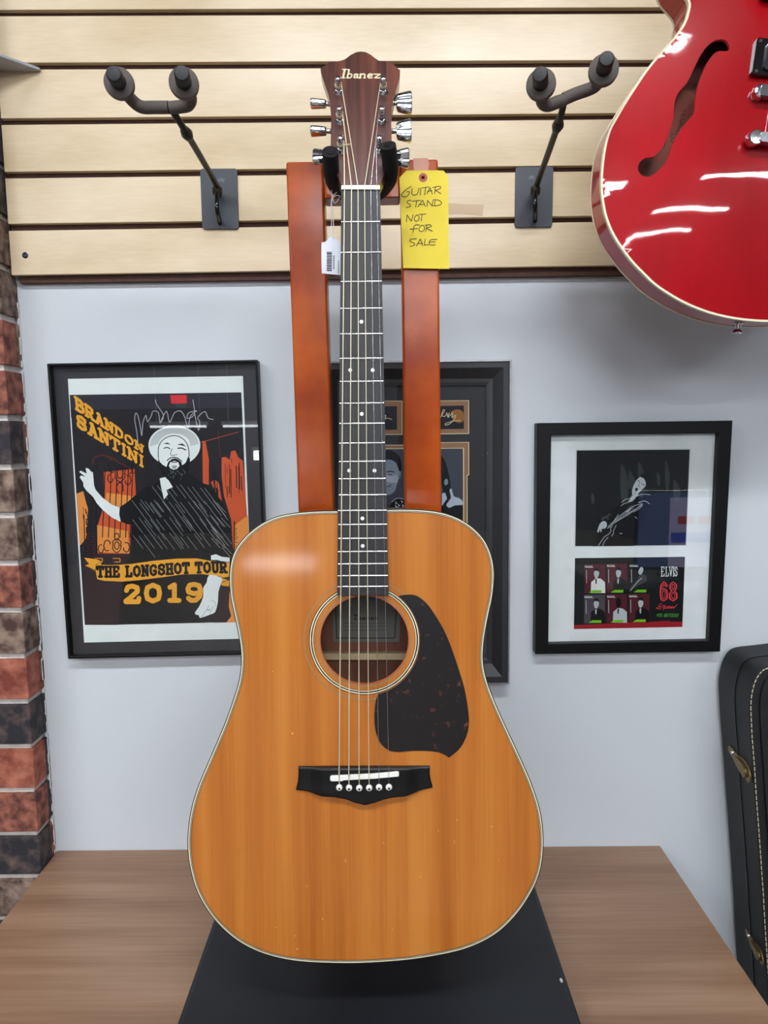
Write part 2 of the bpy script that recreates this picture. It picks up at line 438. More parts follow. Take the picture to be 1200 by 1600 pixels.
for pts in (((552, 308, .868), (540, 303, .850), (530, 296, .832), (522, 286, .805), (518, 272, .782), (517, 255, .765), (516, 237, .752)),
            ((580, 308, .868), (590, 302, .850), (599, 294, .832), (607, 283, .805), (610, 268, .782), (609, 250, .765), (606, 227, .752))):
    p3 = [at(*q) for q in pts]
    y_ = MB().tube(p3[:3] if False else p3, .0088, seg=20, n=5).build('yoke_arm', foam, st, smooth=60)
    e_, d_ = p3[-1], (p3[-1]-p3[-2]).normalized()
    MB().lathe(e_-d_*.002, d_, [(0, .0045), (.0026, .0045), (.0026, .0042)], seg=16).build('arm_end', BLACK, y_, smooth=40)
hub = at(566, 309, .868)
MB().lathe(hub+V((0, .004, 0)), -Y, [(0, .013), (.006, .013), (.010, .009), (.014, .008)], seg=24).build('yoke_hub', BLACK, st, smooth=40)
for x, y in ((310/460*100, 0),): pass
ch = hz(877, 1532, BZ)
MB().prism(Pl((ch.x, ch.y, BZ), X, Y), [circ(0, 0, .0018, 10, .0035)], 0, .0003).build('paint_chip', mat('bare chip', (200, 196, 188), .7), st)

# ================================================================== acoustic guitar
LEAN = math.radians(5.0)
uy = V((0, math.sin(LEAN), math.cos(LEAN)))
r0 = ray(570, 1150); g0 = CAM + r0*.752
gp = Pl(g0, X, uy)
GM = gp.mat()
ag = thing('acoustic_guitar', 'acoustic guitar with amber spruce top, black pickguard and dark fretboard', 'guitar', GM)
outl = [(527.5,798),(505,798.3),(485,799.2),(465,801),(445,804.2),(427.5,809.2),(410,817.3),(393.5,829),(380,842),(369,857),(362.5,872.5),(359.3,890),(358.8,910),(360.3,930),(364,950),(368.6,971),(373,992.5),(376,1012.5),(377,1031),(375.8,1050),(372,1070),(366,1089),(358.5,1111),(350.5,1132.5),(341,1155),(330.5,1179.5),(320,1203.5),(310,1227.5),(302,1252.5),(297,1275),(294.2,1297.5),(293.5,1320),(295,1342.5),(298.8,1362.5),(305,1385),(315.5,1407.5),(330,1430),(347.5,1450),(370,1468.8),(395,1483),(420,1492.5),(450,1499.5),(480,1503),(517.5,1504.8),(555,1505),(582,1504),(612.5,1502),(645,1498.8),(680,1493.3),(710,1487),(735,1479.5),(760,1468),(780,1455),(797.5,1438.8),(812.5,1421.3),(826,1401),(837,1380),(843.8,1360),(847.5,1340),(848.8,1315),(847.5,1290),(843.8,1267),(837,1243),(827.5,1217),(817,1193),(806,1169),(795,1145.5),(781,1115),(769.5,1088),(760.5,1062.5),(756,1042.5),(754.7,1025),(756,1002.5),(759.5,980),(764,957),(768.8,935),(771.5,912.5),(772,892.5),(769.5,875),(764.5,858.8),(756,842.5),(742.5,827.5),(725,814.5),(705,805.2),(685,799.7),(662.5,796.9),(635,795.7),(605,796)]
OUT = smooth_loop(gp.L(outl), 3)
spruce = wood('spruce top', [(158, 88, 22), (180, 106, 34), (192, 122, 48)], (26, .7, 1), (420, 6, 1), rough=.4, spec=.25, coat=.6, fine=.22, coatr=.085)
mahog = wood('mahogany', [(58, 22, 14), (84, 34, 20), (104, 46, 28)], (12, 2, 12), (200, 10, 200), rough=.3, coat=.6)
inner_w = wood('unfinished interior wood', [(92, 52, 36), (112, 66, 46), (128, 80, 56)], (12, 2, 12), (100, 6, 100), rough=.7, coat=0)
DEP = .098
def hole(r, w=0, n=72, c=(569.4, 999.8)):
    cx, cy = gp.uv(c[0], c[1], w); rr = r*abs(gp.uv(c[0]+50, c[1], w)[0]-cx)/50; return circ(cx, cy, rr, n)
H = hole(68.8)
dg = lambda d: inset(OUT, d)
top = MB().prism(gp, [dg(.0008), H], -.0028, 0).build('soundboard', spruce, ag, smooth=40)
mb = MB().ring(gp, OUT, dg(.003), -DEP, -.0029)
sides = mb.build('side', mahog, ag, smooth=40)
MB().prism(gp, [dg(.0031)], -DEP, -DEP+.003).build('back', [inner_w], ag, smooth=40)
MB().ring(gp, OUT, dg(.002), -DEP-.0015, -DEP-.0001).build('back_binding', CREAM, ag, smooth=40)
bk = mat('black purfling', (18, 16, 14), .3)
mb = MB()
for a, b, mi in ((-.0003, .0007, 1), (.0007, .0019, 0), (.0019, .0027, 1), (.0027, .0031, 0), (.0031, .0037, 1)):
    mb.ring(gp, inset(OUT, a), inset(OUT, b), -.003 if a < 0 else -.0008, .00035, mi)
mb.build('binding', [CREAM, bk], ag, smooth=40)
gr = mat('grey herringbone inlay', (138, 118, 88), .35, coat=.5)
mb = MB()
for ra, rb, mi in ((86.6, 85.4, 1), (85.4, 83.4, 0), (83.8, 81.6, 1), (81.6, 80.2, 0), (80.2, 79.5, 1), (95.2, 93.6, 2), (73.5, 71.8, 2), (70.2, 68.8, 3)):
    mb.ring(gp, hole(ra), hole(rb), -.0005, .0004 if mi == 3 else .00022, mi)
mb.build('rosette', [CREAM, bk, gr, mat('bare hole edge', (176, 84, 44), .5)], ag, smooth=40)
# inside: label, brace, neck block
iw = -DEP+.0031
lb = MB().prism(gp, [gp.L([(519, 925), (627, 925), (624, 1003), (521, 1003)], iw)], iw, iw+.0004)
lab = lb.build('paper_label', mat('aged paper', (112, 110, 106), .8), ag)
mb = MB(); wl = iw+.0005
for q in ([(524, 928), (620, 928), (617, 997), (526, 997), (524, 928)],): mb.ribbon(gp, q, 1.6, wl, 0, rd=False)
for x0, x1, y in ((553, 591, 965.5),):
    pass
for st_ in ([(555, 968), (556, 961)], [(553, 961), (558, 961)], [(553, 968), (557, 968)], [(560, 968), (561, 961), (561, 965), (564, 965), (564, 968), (560, 968)], [(567, 965), (570, 965), (570, 968), (567, 968), (567, 966.5), (570, 966.5)], [(573, 968), (573.5, 965), (577, 965), (576.5, 968)], [(580, 966.5), (583, 966.5), (583, 965), (580, 965), (580, 968), (583, 968)], [(586, 965), (590, 965), (586, 968), (590, 968)]):
    mb.ribbon(gp, st_, 1.5, wl)
for y in (974, 979, 985):
    mb.ribbon(gp, [(536, y), (606, y-.5)], .6, wl, rd=False)
mb.build('label_print', mat('faded ink', (52, 50, 48), .8), lab)
mb = MB().prism(gp, [gp.L([(495, 1021), (645, 1021), (645, 1031), (495, 1031)], iw+.012)], iw, iw+.012)
mb.build('back_brace', mat('pale spruce brace', (214, 190, 150), .7), ag)
# pickguard
pgz = [(690,190),(740,183),(790,190),(850,235),(910,320),(960,410),(1000,510),(1040,630),(1070,730),(1090,840),(1097,920),(1092,980),(1075,1030),(1050,1075),(1018,1108),(980,1138)]
pgz2 = [(980,1138),(955,1120),(915,1105),(850,1098),(760,1098),(680,1104),(630,1095),(590,1065),(562,1020),(547,960),(543,900),(545,850),(553,800),(563,772)]
pg = smooth_loop(Z(pgz, 440, 880, 3.75), 4, False)[:-1] + smooth_loop(Z(pgz2, 440, 880, 3.75), 4, False)
a0, a1_ = math.radians(76), math.radians(-52)     # arc around the rosette, from lower left up to upper right
cx, cy, rr = 569.2, 999.8, 87.2
arc = [(cx+rr*math.cos(a0+(a1_-a0)*k/30), cy+rr*math.sin(a0+(a1_-a0)*k/30)) for k in range(31)]
MB().prism(gp, [gp.L(pg+arc)], 0.0001, .0010).build('pickguard', speckle('dark tortoiseshell', (10, 6, 8), (96, 50, 40), rough=.35, coat=.25, vs=110, thr=.66), ag, smooth=40)
# bridge
ebony = wood('ebony', [(9, 9, 10), (14, 14, 15), (24, 22, 24)], (4, 60, 4), (10, 300, 10), rough=.45, spec=.3, coat=0, coatr=.3)
brz = [(100,1188),(300,1186),(500,1185),(700,1185),(868,1185),(867,1230),(874,1270),(885,1308),(830,1320),(770,1338),(720,1350),(660,1354),(600,1366),(545,1386),(490,1400),(435,1387),(380,1366),(310,1353),(240,1350),(200,1344),(150,1330),(85,1322),(97,1275),(101,1230)]
bl = gp.L(Z(brz, 440, 880, 3.75))
def sub(lp, k):
    o = []
    for i in range(len(lp)):
        a, b = lp[i], lp[(i+1) % len(lp)]
        for j in range(k): o.append((a[0]+(b[0]-a[0])*j/k, a[1]+(b[1]-a[1])*j/k))
    return o
bl = sub(bl, 3)
b_l, b_r = gp.uv(465, 1210)[0], gp.uv(675, 1210)[0]
def bh(u):                                   # thin wings, thick centre
    t = min(u-b_l, b_r-u)/(b_r-b_l); return .0038 + .0050*min(1, max(0, (t-.10)/.09))
mb = MB(); n = len(bl)
tops_ = [gp.W(p[0], p[1], bh(p[0])-.0012) for p in bl]; ins = inset(bl, .0018); topi = [gp.W(p[0], p[1], bh(p[0])) for p in ins]
lows = [gp.W(p[0], p[1], .0001) for p in bl]
ar = sum(bl[i][0]*bl[(i+1) % n][1]-bl[(i+1) % n][0]*bl[i][1] for i in range(n))
fs = []
for i in range(n):
    j = (i+1) % n
    for q in ((i, j, n+j, n+i), (n+i, n+j, 2*n+j, 2*n+i)): fs.append(q if ar > 0 else q[::-1])
mb.add(lows+tops_+topi, fs)
tri = tessellate_polygon([[V((p[0], p[1], 0)) for p in ins]])
# split the cap along u so that it follows the wing profile
cuts = [b_l+(b_r-b_l)*t for t in (.10, .19, .81, .90)]
pts2 = [V(p) for p in ins] ; base_n = len(pts2)
edg = [(i, (i+1) % base_n) for i in range(base_n)]
for c in cuts:
    k = len(pts2); pts2 += [V((c, min(p[1] for p in ins)-.002)), V((c, max(p[1] for p in ins)+.002))]; edg.append((k, k+1))
res = delaunay_2d_cdt(pts2, edg, [], 0, 1e-7)
def cap_faces(res, keep):
    out = []
    for f in res[2]:
        c = sum((res[0][i] for i in f), V((0, 0)))/len(f)
        if keep(c):
            a, b, c_ = (res[0][i] for i in f[:3]); s_ = (b-a).cross(c_-a); out.append(tuple(f) if s_ > 0 else tuple(f)[::-1])
    return out
mb.add([gp.W(p[0], p[1], bh(p[0])) for p in res[0]], cap_faces(res, lambda c: inside(c, ins)))
bridge = mb.build('bridge', ebony, ag, smooth=30)
BT = .0088
bone = mat('bone', (238, 238, 230), .35, coat=.3)
sd = gp.L(Z([(284,1250),(292,1246),(540,1235),(680,1222),(688,1226),(688,1246),(682,1250),(540,1263),(362,1272),(358,1277),(292,1278),(284,1272)], 440, 880, 3.75), BT+.002)
MB().prism(gp, [sd], BT-.001, BT+.0026).build('saddle', bone, bridge, bevel=.0005)
pins = Z([(338,1317),(395,1319),(455,1320),(513,1319),(571,1316),(629,1315)], 440, 880, 3.75)
pinp = [gp.uv(x, y, BT+.002) for x, y in pins]
for u, v in pinp:
    o = gp.W(u, v, BT-.001)
    pn = MB().lathe(o, gp.n, [(0, .0026), (.0012, .0036), (.0026, .0036), (.0038, .0026), (.0042, .001)], seg=20).build('bridge_pin', bone, bridge, smooth=50)
    MB().lathe(gp.W(u, v-.0004, BT+.0028), gp.n, [(0, .0013), (.0006, .0012)], seg=12).build('pin_dot', BLACK, pn, smooth=40)
for x in (481, 657): pass

for x, y, a_, b_ in ((479,1385,.0008,.0008),(504,1436,.0009,.0011),(461,1462,.0007,.001),(431,1449,.0006,.0009),(464.5,1482.5,.0010,.0012),(714,1281.5,.0009,.0009),(768,1291.5,.0012,.001),(599.5,1317,.0009,.0008),(657,1370,.0012,.0007),(685,1298,.0005,.0012),(779,1343,.0005,.0009),(613,1452,.0006,.001),(457,1146,.0012,.0016),(426,1049,.0006,.0009),(540,1345,.0004,.003),(710,1315,.0004,.003)):
    u, v = gp.uv(x, y); MB().prism(gp, [circ(u, v, a_*.8, 9, b_*.8)], None, .00012).build('lacquer_ding', mat('bare dented lacquer', (214, 160, 96), .6), ag)


# neck + fretboard
FT = .0075                      # fretboard face above the soundboard plane
ng = wood('rosewood fretboard', [(20, 20, 23), (30, 29, 32), (42, 39, 42)], (200, 3, 10), (500, 14, 10), rough=.5, coat=0, fine=.3)
fb = gp.L([(533.2, 296), (594, 296), (607.2, 930.7), (526.7, 930.7)], FT)
fbo = MB().prism(gp, [fb], .0005, FT).build('fretboard', ng, ag, bevel=.0006)
M_neck = wood('neck mahogany', [(64, 30, 18), (92, 46, 26), (112, 60, 34)], (60, 3, 60), (300, 10, 300), rough=.3, coat=.6)
# neck shaft: half-round under the fretboard from nut to body
na, nb = gp.uv(563.6, 296, 0), gp.uv(566.6, 800, 0)
wa, wb = (gp.uv(594, 296, FT)[0]-gp.uv(533.2, 296, FT)[0])/2, (gp.uv(604, 800, FT)[0]-gp.uv(529, 800, FT)[0])/2
vs = []; fs = []; NS = 12; NR = 14
for i in range(NR):
    t = i/(NR-1); cu = na[0]+(nb[0]-na[0])*t; cv = na[1]+(nb[1]-na[1])*t; w_ = (wa+(wb-wa)*t)*.985
    dep = .020+.004*t + (.03*max(0, (t-.86)/.14)**1.5)
    for k in range(NS+1):
        a = math.pi*k/NS; vs.append(gp.W(cu-w_*math.cos(a), cv, .0006-dep*math.sin(a)**.8))
for i in range(NR-1):
    for k in range(NS): fs.append((i*(NS+1)+k, (i+1)*(NS+1)+k, (i+1)*(NS+1)+k+1, i*(NS+1)+k+1))
fs += [tuple(range(NS+1)), tuple((NR-1)*(NS+1)+k for k in range(NS+1))[::-1]]
fs += [(i*(NS+1), i*(NS+1)+NS, (i+1)*(NS+1)+NS, (i+1)*(NS+1)) for i in range(NR-1)]
MB().add(vs, fs).build('neck', M_neck, ag, smooth=50)
fret_y = [346.7, 394.5, 440, 482, 521.7, 560, 596, 630, 661.7, 692.3, 721, 748, 773.3, 797.7, 819.6, 841.2, 861.8, 881, 899.5, 916.5]
def fbx(y):
    t = (y-296)/(930.7-296); return 533.2+(526.7-533.2)*t, 594+(607.2-594)*t
M_fret = mat('nickel fret wire', (225, 226, 228), .25, metal=.9)
for y in fret_y:
    xa, xb = fbx(y); a = gp.uv(xa+.8, y+.3, FT); b = gp.uv(xb-.8, y-.4, FT)
    MB().tube([gp.W(a[0], a[1], FT+.0001), gp.W(b[0], b[1], FT+.0001)], .00095, seg=8).build('fret', M_fret, fbo, smooth=60)
for x, y in ((564.7,502.7),(547.2,578.3),(582.3,578.3),(565.2,646.7),(545.7,735.3),(585.2,735.3),(566.3,810),(566.7,853)):
    u, v = gp.uv(x, y, FT)
    MB().prism(gp, [circ(u, v, .0021, 20)], FT-.0005, FT+.0001).build('position_marker', mat('pearl dot', (232, 234, 238), .25, coat=.5), fbo)
nut = gp.L([(533.3, 289.5), (593.8, 289.5), (593.9, 296.2), (533.1, 296.2)], FT+.001)
MB().prism(gp, [nut], 0, FT+.0018).build('nut', bone, ag, bevel=.0006)
# headstock plane tilts back from the nut
HT = math.radians(13)
nu, nv = gp.uv(564, 290, .004)
ho = gp.W(nu, nv, .0035)
huy = (Matrix.Rotation(-HT, 3, gp.ux) @ gp.uy)
if huy.y < gp.uy.y: huy = (Matrix.Rotation(HT, 3, gp.ux) @ gp.uy)
hp_ = Pl(ho, gp.ux, huy)
hz_ = [(560,68),(510,75),(450,105),(400,145),(350,165),(310,172),(240,175),(190,210),(137,250),(140,270),(160,340),(190,430),(222,520),(240,620),(248,750),(247,900),(243,1040),(256,1150),(285,1280),(315,1370),(353,1455),(757,1455),(790,1380),(825,1290),(860,1190),(882,1080),(877,900),(873,740),(883,640),(903,540),(935,440),(962,345),(968,262),(940,243),(900,200),(860,170),(750,166),(710,140),(660,100),(610,75)]
hpx = Z(hz_, 480, 70, 6.665)
hl = hp_.L(hpx)
hs = MB().prism(hp_, [hl], -.016, -.0012).build('headstock', M_neck, ag, smooth=25)
rosew = wood('rosewood veneer', [(52, 24, 18), (84, 42, 30), (112, 60, 42)], (90, 4, 10), (500, 14, 10), rough=.3, coat=.6, fine=.3)
MB().prism(hp_, [inset(hl, .0002)], -.0013, 0).build('face_veneer', rosew, hs, smooth=25)
gold = mat('pale gold inlay', (216, 206, 168), .4, coat=.4)
mb = MB()
K = lambda L_: Z(L_, 480, 70, 6.665)
for stx, wd in (([(372,342),(392,258)], 3.0), ([(345,344),(398,344)], 1.5), ([(366,256),(415,256)], 1.5),
                ([(418,340),(436,262)], 2.6), ([(422,258),(440,258)], 1.4), ([(428,304),(455,302),(466,312),(460,335),(444,344),(415,344)], 1.9),
                ([(486,312),(510,303),(528,308),(520,342),(540,344)], 1.9), ([(520,322),(495,324),(484,334),(490,344),(512,342)], 1.7),
                ([(548,344),(560,305)], 2.6), ([(545,305),(562,305)], 1.4), ([(560,308),(590,303),(602,312),(594,344)], 2.2), ([(540,345),(562,345)], 1.3), ([(586,345),(610,345)], 1.3),
                ([(636,324),(672,322),(678,308),(655,302),(636,312),(630,330),(642,345),(676,342)], 2.0),
                ([(704,306),(760,306),(702,343),(775,344)], 1.9), ([(690,304),(712,304)], 1.4), ([(775,344),(790,332)], 1.3), ([(798,322),(780,340)], 1.2)):
    mb.ribbon(hp_, K(stx), wd, .0002)
mb.build('logo', gold, hs)
# tuners
posts = [((529.5,143),(529.3,134)),((531.5,189),(531.3,180)),((533.3,234),(533,224.5)),((599,143),(599.4,134)),((596.7,189),(597,180)),((592.8,234),(593.4,225))]
for (bx, by), _ in posts:
    u, v = hp_.uv(bx, by, .0)
    tu = MB().lathe(hp_.W(u, v, -.0005), hp_.n, [(0, .0062), (.0012, .0062), (.0022, .0056), (.004, .0042), (.0045, .0034)], seg=24).build('tuner_bushing', CHROME, hs, smooth=40)
    MB().lathe(hp_.W(u, v, .0035), hp_.n, [(0, .0031), (.009, .0031), (.0095, .0026), (.0105, .0026), (.011, .0032), (.0145, .0032), (.0156, .0024), (.016, .0008)], seg=20).build('string_post', CHROME, tu, smooth=40)
def knob(c, ax, ln, w0, w1, th, rot, par):
    """tapered two-lobed tuner button growing along ax from c"""
    ax = V(ax).normalized(); a = (hp_.uy - ax*hp_.uy.dot(ax)).normalized(); b = ax.cross(a)
    a, b = a*math.cos(rot)+b*math.sin(rot), b*math.cos(rot)-a*math.sin(rot)
    prof = [(0, .35), (.0006, .62), (.002, .74), (ln*.5, .88), (ln-.0022, 1.0), (ln-.0008, .97), (ln, .84), (ln+.0002, .3)]
    vs = []; S = 32
    for h, k in prof:
        for i in range(S):
            t = 2*math.pi*i/S; cx_, sy_ = math.cos(t), math.sin(t)
            rx = w1/2*math.copysign(abs(cx_)**.8, cx_); ry = th/2*math.copysign(abs(sy_)**.75, sy_)*(1-.26*math.exp(-(cx_/.28)**2))
            vs.append(V(c)+ax*h+a*rx*k+b*ry*(k*.6+.4 if k > .5 else k))
    fs = [(i*S+k, i*S+(k+1) % S, (i+1)*S+(k+1) % S, (i+1)*S+k) for i in range(len(prof)-1) for k in range(S)]
    fs += [tuple(range(S))[::-1], tuple((len(prof)-1)*S+k for k in range(S))]
    o = MB().add(vs, fs).build('tuner_button', CHROME, par, smooth=45)
    return o
tun = [((201,617),(37,612),-1,.014,.010,1.25), ((203,900),(37,898),-1,.0142,.010,1.35), ((222,1165),(60,1165),-1,.024,.012,.35),
       ((925,608),(1090,605),1,.027,.013,.2), ((925,900),(1085,895),1,.0255,.013,.3), ((912,1180),(1062,1180),1,.0215,.013,.6)]
WB = -.012
for (s0, e0_, sg, ww, th, rot), (pp, _) in zip(tun, posts):
    q0, q1 = K([s0])[0], K([e0_])[0]
    a = hp_.uv(q0[0], q0[1], WB); b = hp_.uv(q1[0], q1[1], WB)
    A, B = hp_.W(a[0], a[1], WB), hp_.W(b[0], b[1], WB)
    pu = hp_.uv(*pp); edge = hp_.W(pu[0], a[1], WB-.0055)
    hsng = MB().lathe(hp_.W(pu[0], pu[1], -.0155), -hp_.n, [(0, .009), (.006, .009), (.008, .007)], seg=24).build('tuner_housing', CHROME, hs, smooth=40)
    MB().tube([hp_.W(pu[0], pu[1], -.0195), A + (A-B).normalized()*.006, A+(B-A).normalized()*.002], [.0032, .0028, .0024], seg=16).build('tuner_shaft', CHROME, hsng, smooth=50)
    knob(A, B-A, (B-A).length, .7*ww, ww, th, rot, hsng)
# strings
M_wound = mat('bronze wound string', (214, 204, 172), .4, metal=.3)
M_plain = mat('plain steel string', (190, 190, 192), .25, metal=.8)
nx = [538.3, 549.2, 559.4, 569.6, 579.2, 588.8]
order = [2, 1, 0, 3, 4, 5]
rads = [.00072, .00065, .00056, .00048, .0003, .00025]
side_ = [1, 1, 1, -1, -1, -1]
for i in range(6):
    m_ = M_wound if i < 4 else M_plain
    nn = gp.uv(nx[i], 291.5, FT+.003); N_ = gp.W(nn[0], nn[1], FT+.0024)
    sx_ = pinp[i][0]; sv = gp.uv(pins[i][0], 1213.5, BT+.0035)[1]
    ss = gp.W(sx_, sv, BT+.0035); pe = gp.W(pinp[i][0], pinp[i][1]+.003, BT+.0008)
    bx, by = posts[order[i]][0]; u, v = hp_.uv(bx, by, 0)
    side_off = .0035*side_[i]
    pp = hp_.W(u+side_off, v-.0005, .0098)
    pts = [pe, ss, N_, pp]
    mb = MB().tube(pts, rads[i], seg=8)
    mb.tube([hp_.W(u+.0036*math.cos(t), v+.0036*math.sin(t), .0108-.0009*t/3) for t in [k*.5 for k in range(0, 30)]], rads[i], seg=6)
    mb.tube([hp_.W(u, v, .0128), hp_.W(u+.003*side_[i], v+.005, .0150)], rads[i]*.8, seg=6)
    mb.build('string', m_, ag, smooth=60)
a = gp.uv(540.3, 226, .0); 
ya, yb = K([(390, 1048)])[0], K([(450, 1038)])[0]
ua, ub = hp_.uv(ya[0], ya[1], .010), hp_.uv(yb[0], yb[1], .010)
MB().tube([hp_.W(ua[0], ua[1], .0105), hp_.W(ub[0], ub[1], .0105)], .0006, seg=6).build('string_end', M_wound, ag)

# ================================================================== tags
pt = wallpl(pst.o.y-.006)
yl = mat('yellow card', (234, 210, 62), .7, var=.04)
Q2 = lambda L_: Z(L_, 430, 60, 4)
tagl = [(820,825),(1052,825),(1080,862),(1084,1150),(1088,1440),(944,1438),(800,1435),(788,1150),(776,870)]
hc = pt.uv(*Q2([(924, 870)])[0])
ht = thing('hang_tag', 'yellow card tag with black handwriting on the right post of the guitar stand', 'tag', pt.W(*pt.uv(665, 420)))
MB().prism(pt, [pt.L(Q2(tagl)), circ(hc[0], hc[1], .0024, 20)], -.0004, 0).build('card', yl, ht)
MB().ring(pt, circ(hc[0], hc[1], .0053, 32), circ(hc[0], hc[1], .0026, 32), -.0006, .0003).build('hole_reinforcement', mat('reddish eyelet card', (178, 96, 92), .7), ht)
ink = mat('black marker', (34, 30, 16), .6)
mb = MB()
for s_ in ([(850,925),(828,938),(800,962),(788,978),(800,990),(822,988),(836,972),(838,958),(822,960)],  # G
           [(856,938),(854,968),(866,980),(886,974),(896,950),(898,935)],                              # U
           [(910,935),(906,978)],                                                                      # I
           [(918,934),(962,928)], [(940,932),(934,978)],                                               # T
           [(948,972),(968,932),(982,972)], [(952,956),(980,952)],                                     # A
           [(1002,928),(996,970)], [(984,932),(1026,924),(1034,936),(1010,948),(1002,950),(1036,970)],  # R
           [(850,1012),(832,1014),(824,1026),(842,1038),(844,1050),(818,1058)],                        # S
           [(856,1018),(910,1012)], [(884,1016),(878,1054)],                                           # T
           [(892,1052),(922,1012),(938,1050)], [(900,1040),(934,1036)],                                # A
           [(948,1050),(952,1012),(980,1046),(988,1008)],                                              # N
           [(1000,1008),(996,1044)], [(990,1008),(1024,1012),(1040,1030),(1020,1044),(980,1046)],      # D
           [(820,1146),(824,1104),(852,1142),(862,1100)],                                              # N
           [(884,1104),(870,1120),(872,1138),(888,1142),(900,1126),(896,1108),(884,1104)],             # O
           [(898,1100),(942,1098)], [(918,1100),(912,1142)],                                           # T
           [(862,1212),(866,1176),(880,1164),(902,1166)], [(844,1192),(888,1188)],                     # F
           [(916,1168),(900,1184),(902,1204),(920,1206),(934,1190),(928,1170),(916,1168)],             # O
           [(948,1166),(940,1208)], [(936,1168),(966,1164),(974,1176),(948,1188),(982,1204)],          # R
           [(882,1252),(850,1254),(842,1266),(868,1280),(870,1292),(842,1300)],                        # S
           [(882,1298),(908,1254),(922,1296)], [(888,1284),(920,1280)],                                # A
           [(938,1254),(932,1292),(958,1290)],                                                         # L
           [(1012,1256),(976,1258),(962,1272),(968,1290),(1000,1290)], [(962,1274),(1000,1270)]):      # E
    mb.ribbon(pt, smooth_loop(Q2(s_), 3, False) if len(s_) > 4 else Q2(s_), 1.15, .0003)
mb.build('handwriting', ink, ht)
tp = thing('adhesive_tape', 'short strip of clear tape holding the yellow tag to the post', 'tape', pst.W(*pst.uv(657, 262), .001))
MB().prism(pst, [pst.L([(645.5, 247.5), (669, 247.3), (670, 258), (668, 272), (647, 272), (646, 258)])], .0002, .0006).build('strip', mat('yellowed clear tape', (196, 128, 96), .25, coat=.5), tp)
tp['label'] = 'short strip of clear tape on the top of the right stand post'
rt2 = wallpl(SY)
tr2 = MB().prism(rt2, [rt2.L([(698, 317), (722, 319), (756, 320), (754, 338), (722, 334), (700, 335)])], .0001, .0004).build('adhesive_tape', mat('old tape', (196, 168, 132), .4))
tag(tr2, 'faint tan piece of old tape stuck on the slat beside the yellow tag', 'tape')
# white price tag
pw = wallpl(-1.089+.805)
wt = thing('price_tag', 'small white barcode price tag hanging on a string beside the fretboard', 'price tag', pw.W(*pw.uv(518, 430)))
MB().prism(pw, [smooth_loop(pw.L(Q2([(300,1275),(318,1268),(345,1240),(375,1243),(398,1270),(412,1284),(416,1290),(414,1470),(404,1478),(350,1474),(302,1468),(291,1455),(289,1290)])), 3)], -.0004, 0).build('card', mat('white tag card', (222, 226, 236), .5), wt)
mb = MB(); y = 1336
while y < 1452:
    h = random.choice((2.5, 4, 6)); mb.ribbon(pw, Q2([(322, y), (354, y)]), h/4, .0003, rd=False); y += h+random.choice((2.5, 4))
for y in range(1358, 1440, 8): mb.ribbon(pw, Q2([(362, y), (370, y+4)]), .9, .0003, rd=False)
for y in range(1390, 1474, 7): mb.ribbon(pw, Q2([(392, y), (399, y+3)]), .8, .0003, rd=False)
mb.build('barcode', mat('printed ink', (40, 42, 56), .6), wt)
mb = MB()
t3 = lambda x, y, w: pw.W(*pw.uv(*Q2([(x, y)])[0], w), w)
mb.tube([t3(385, 962, .002), t3(356, 990, .001), t3(350, 1030, 0), t3(352, 1120, 0), t3(350, 1220, .001), t3(360, 1256, .001)], .00045, n=4, seg=6)
mb.tube([t3(352, 945, .002), t3(356, 985, .001), t3(372, 1030, .002), t3(398, 1000, .002), t3(404, 985, .001), t3(370, 985, .001), t3(352, 1030, .001), t3(362, 1110, 0), t3(365, 1200, .001), t3(360, 1256, .001)], .00045, n=4, seg=6)
mb.build('loop_string', mat('white cotton string', (226, 226, 226), .8), wt)

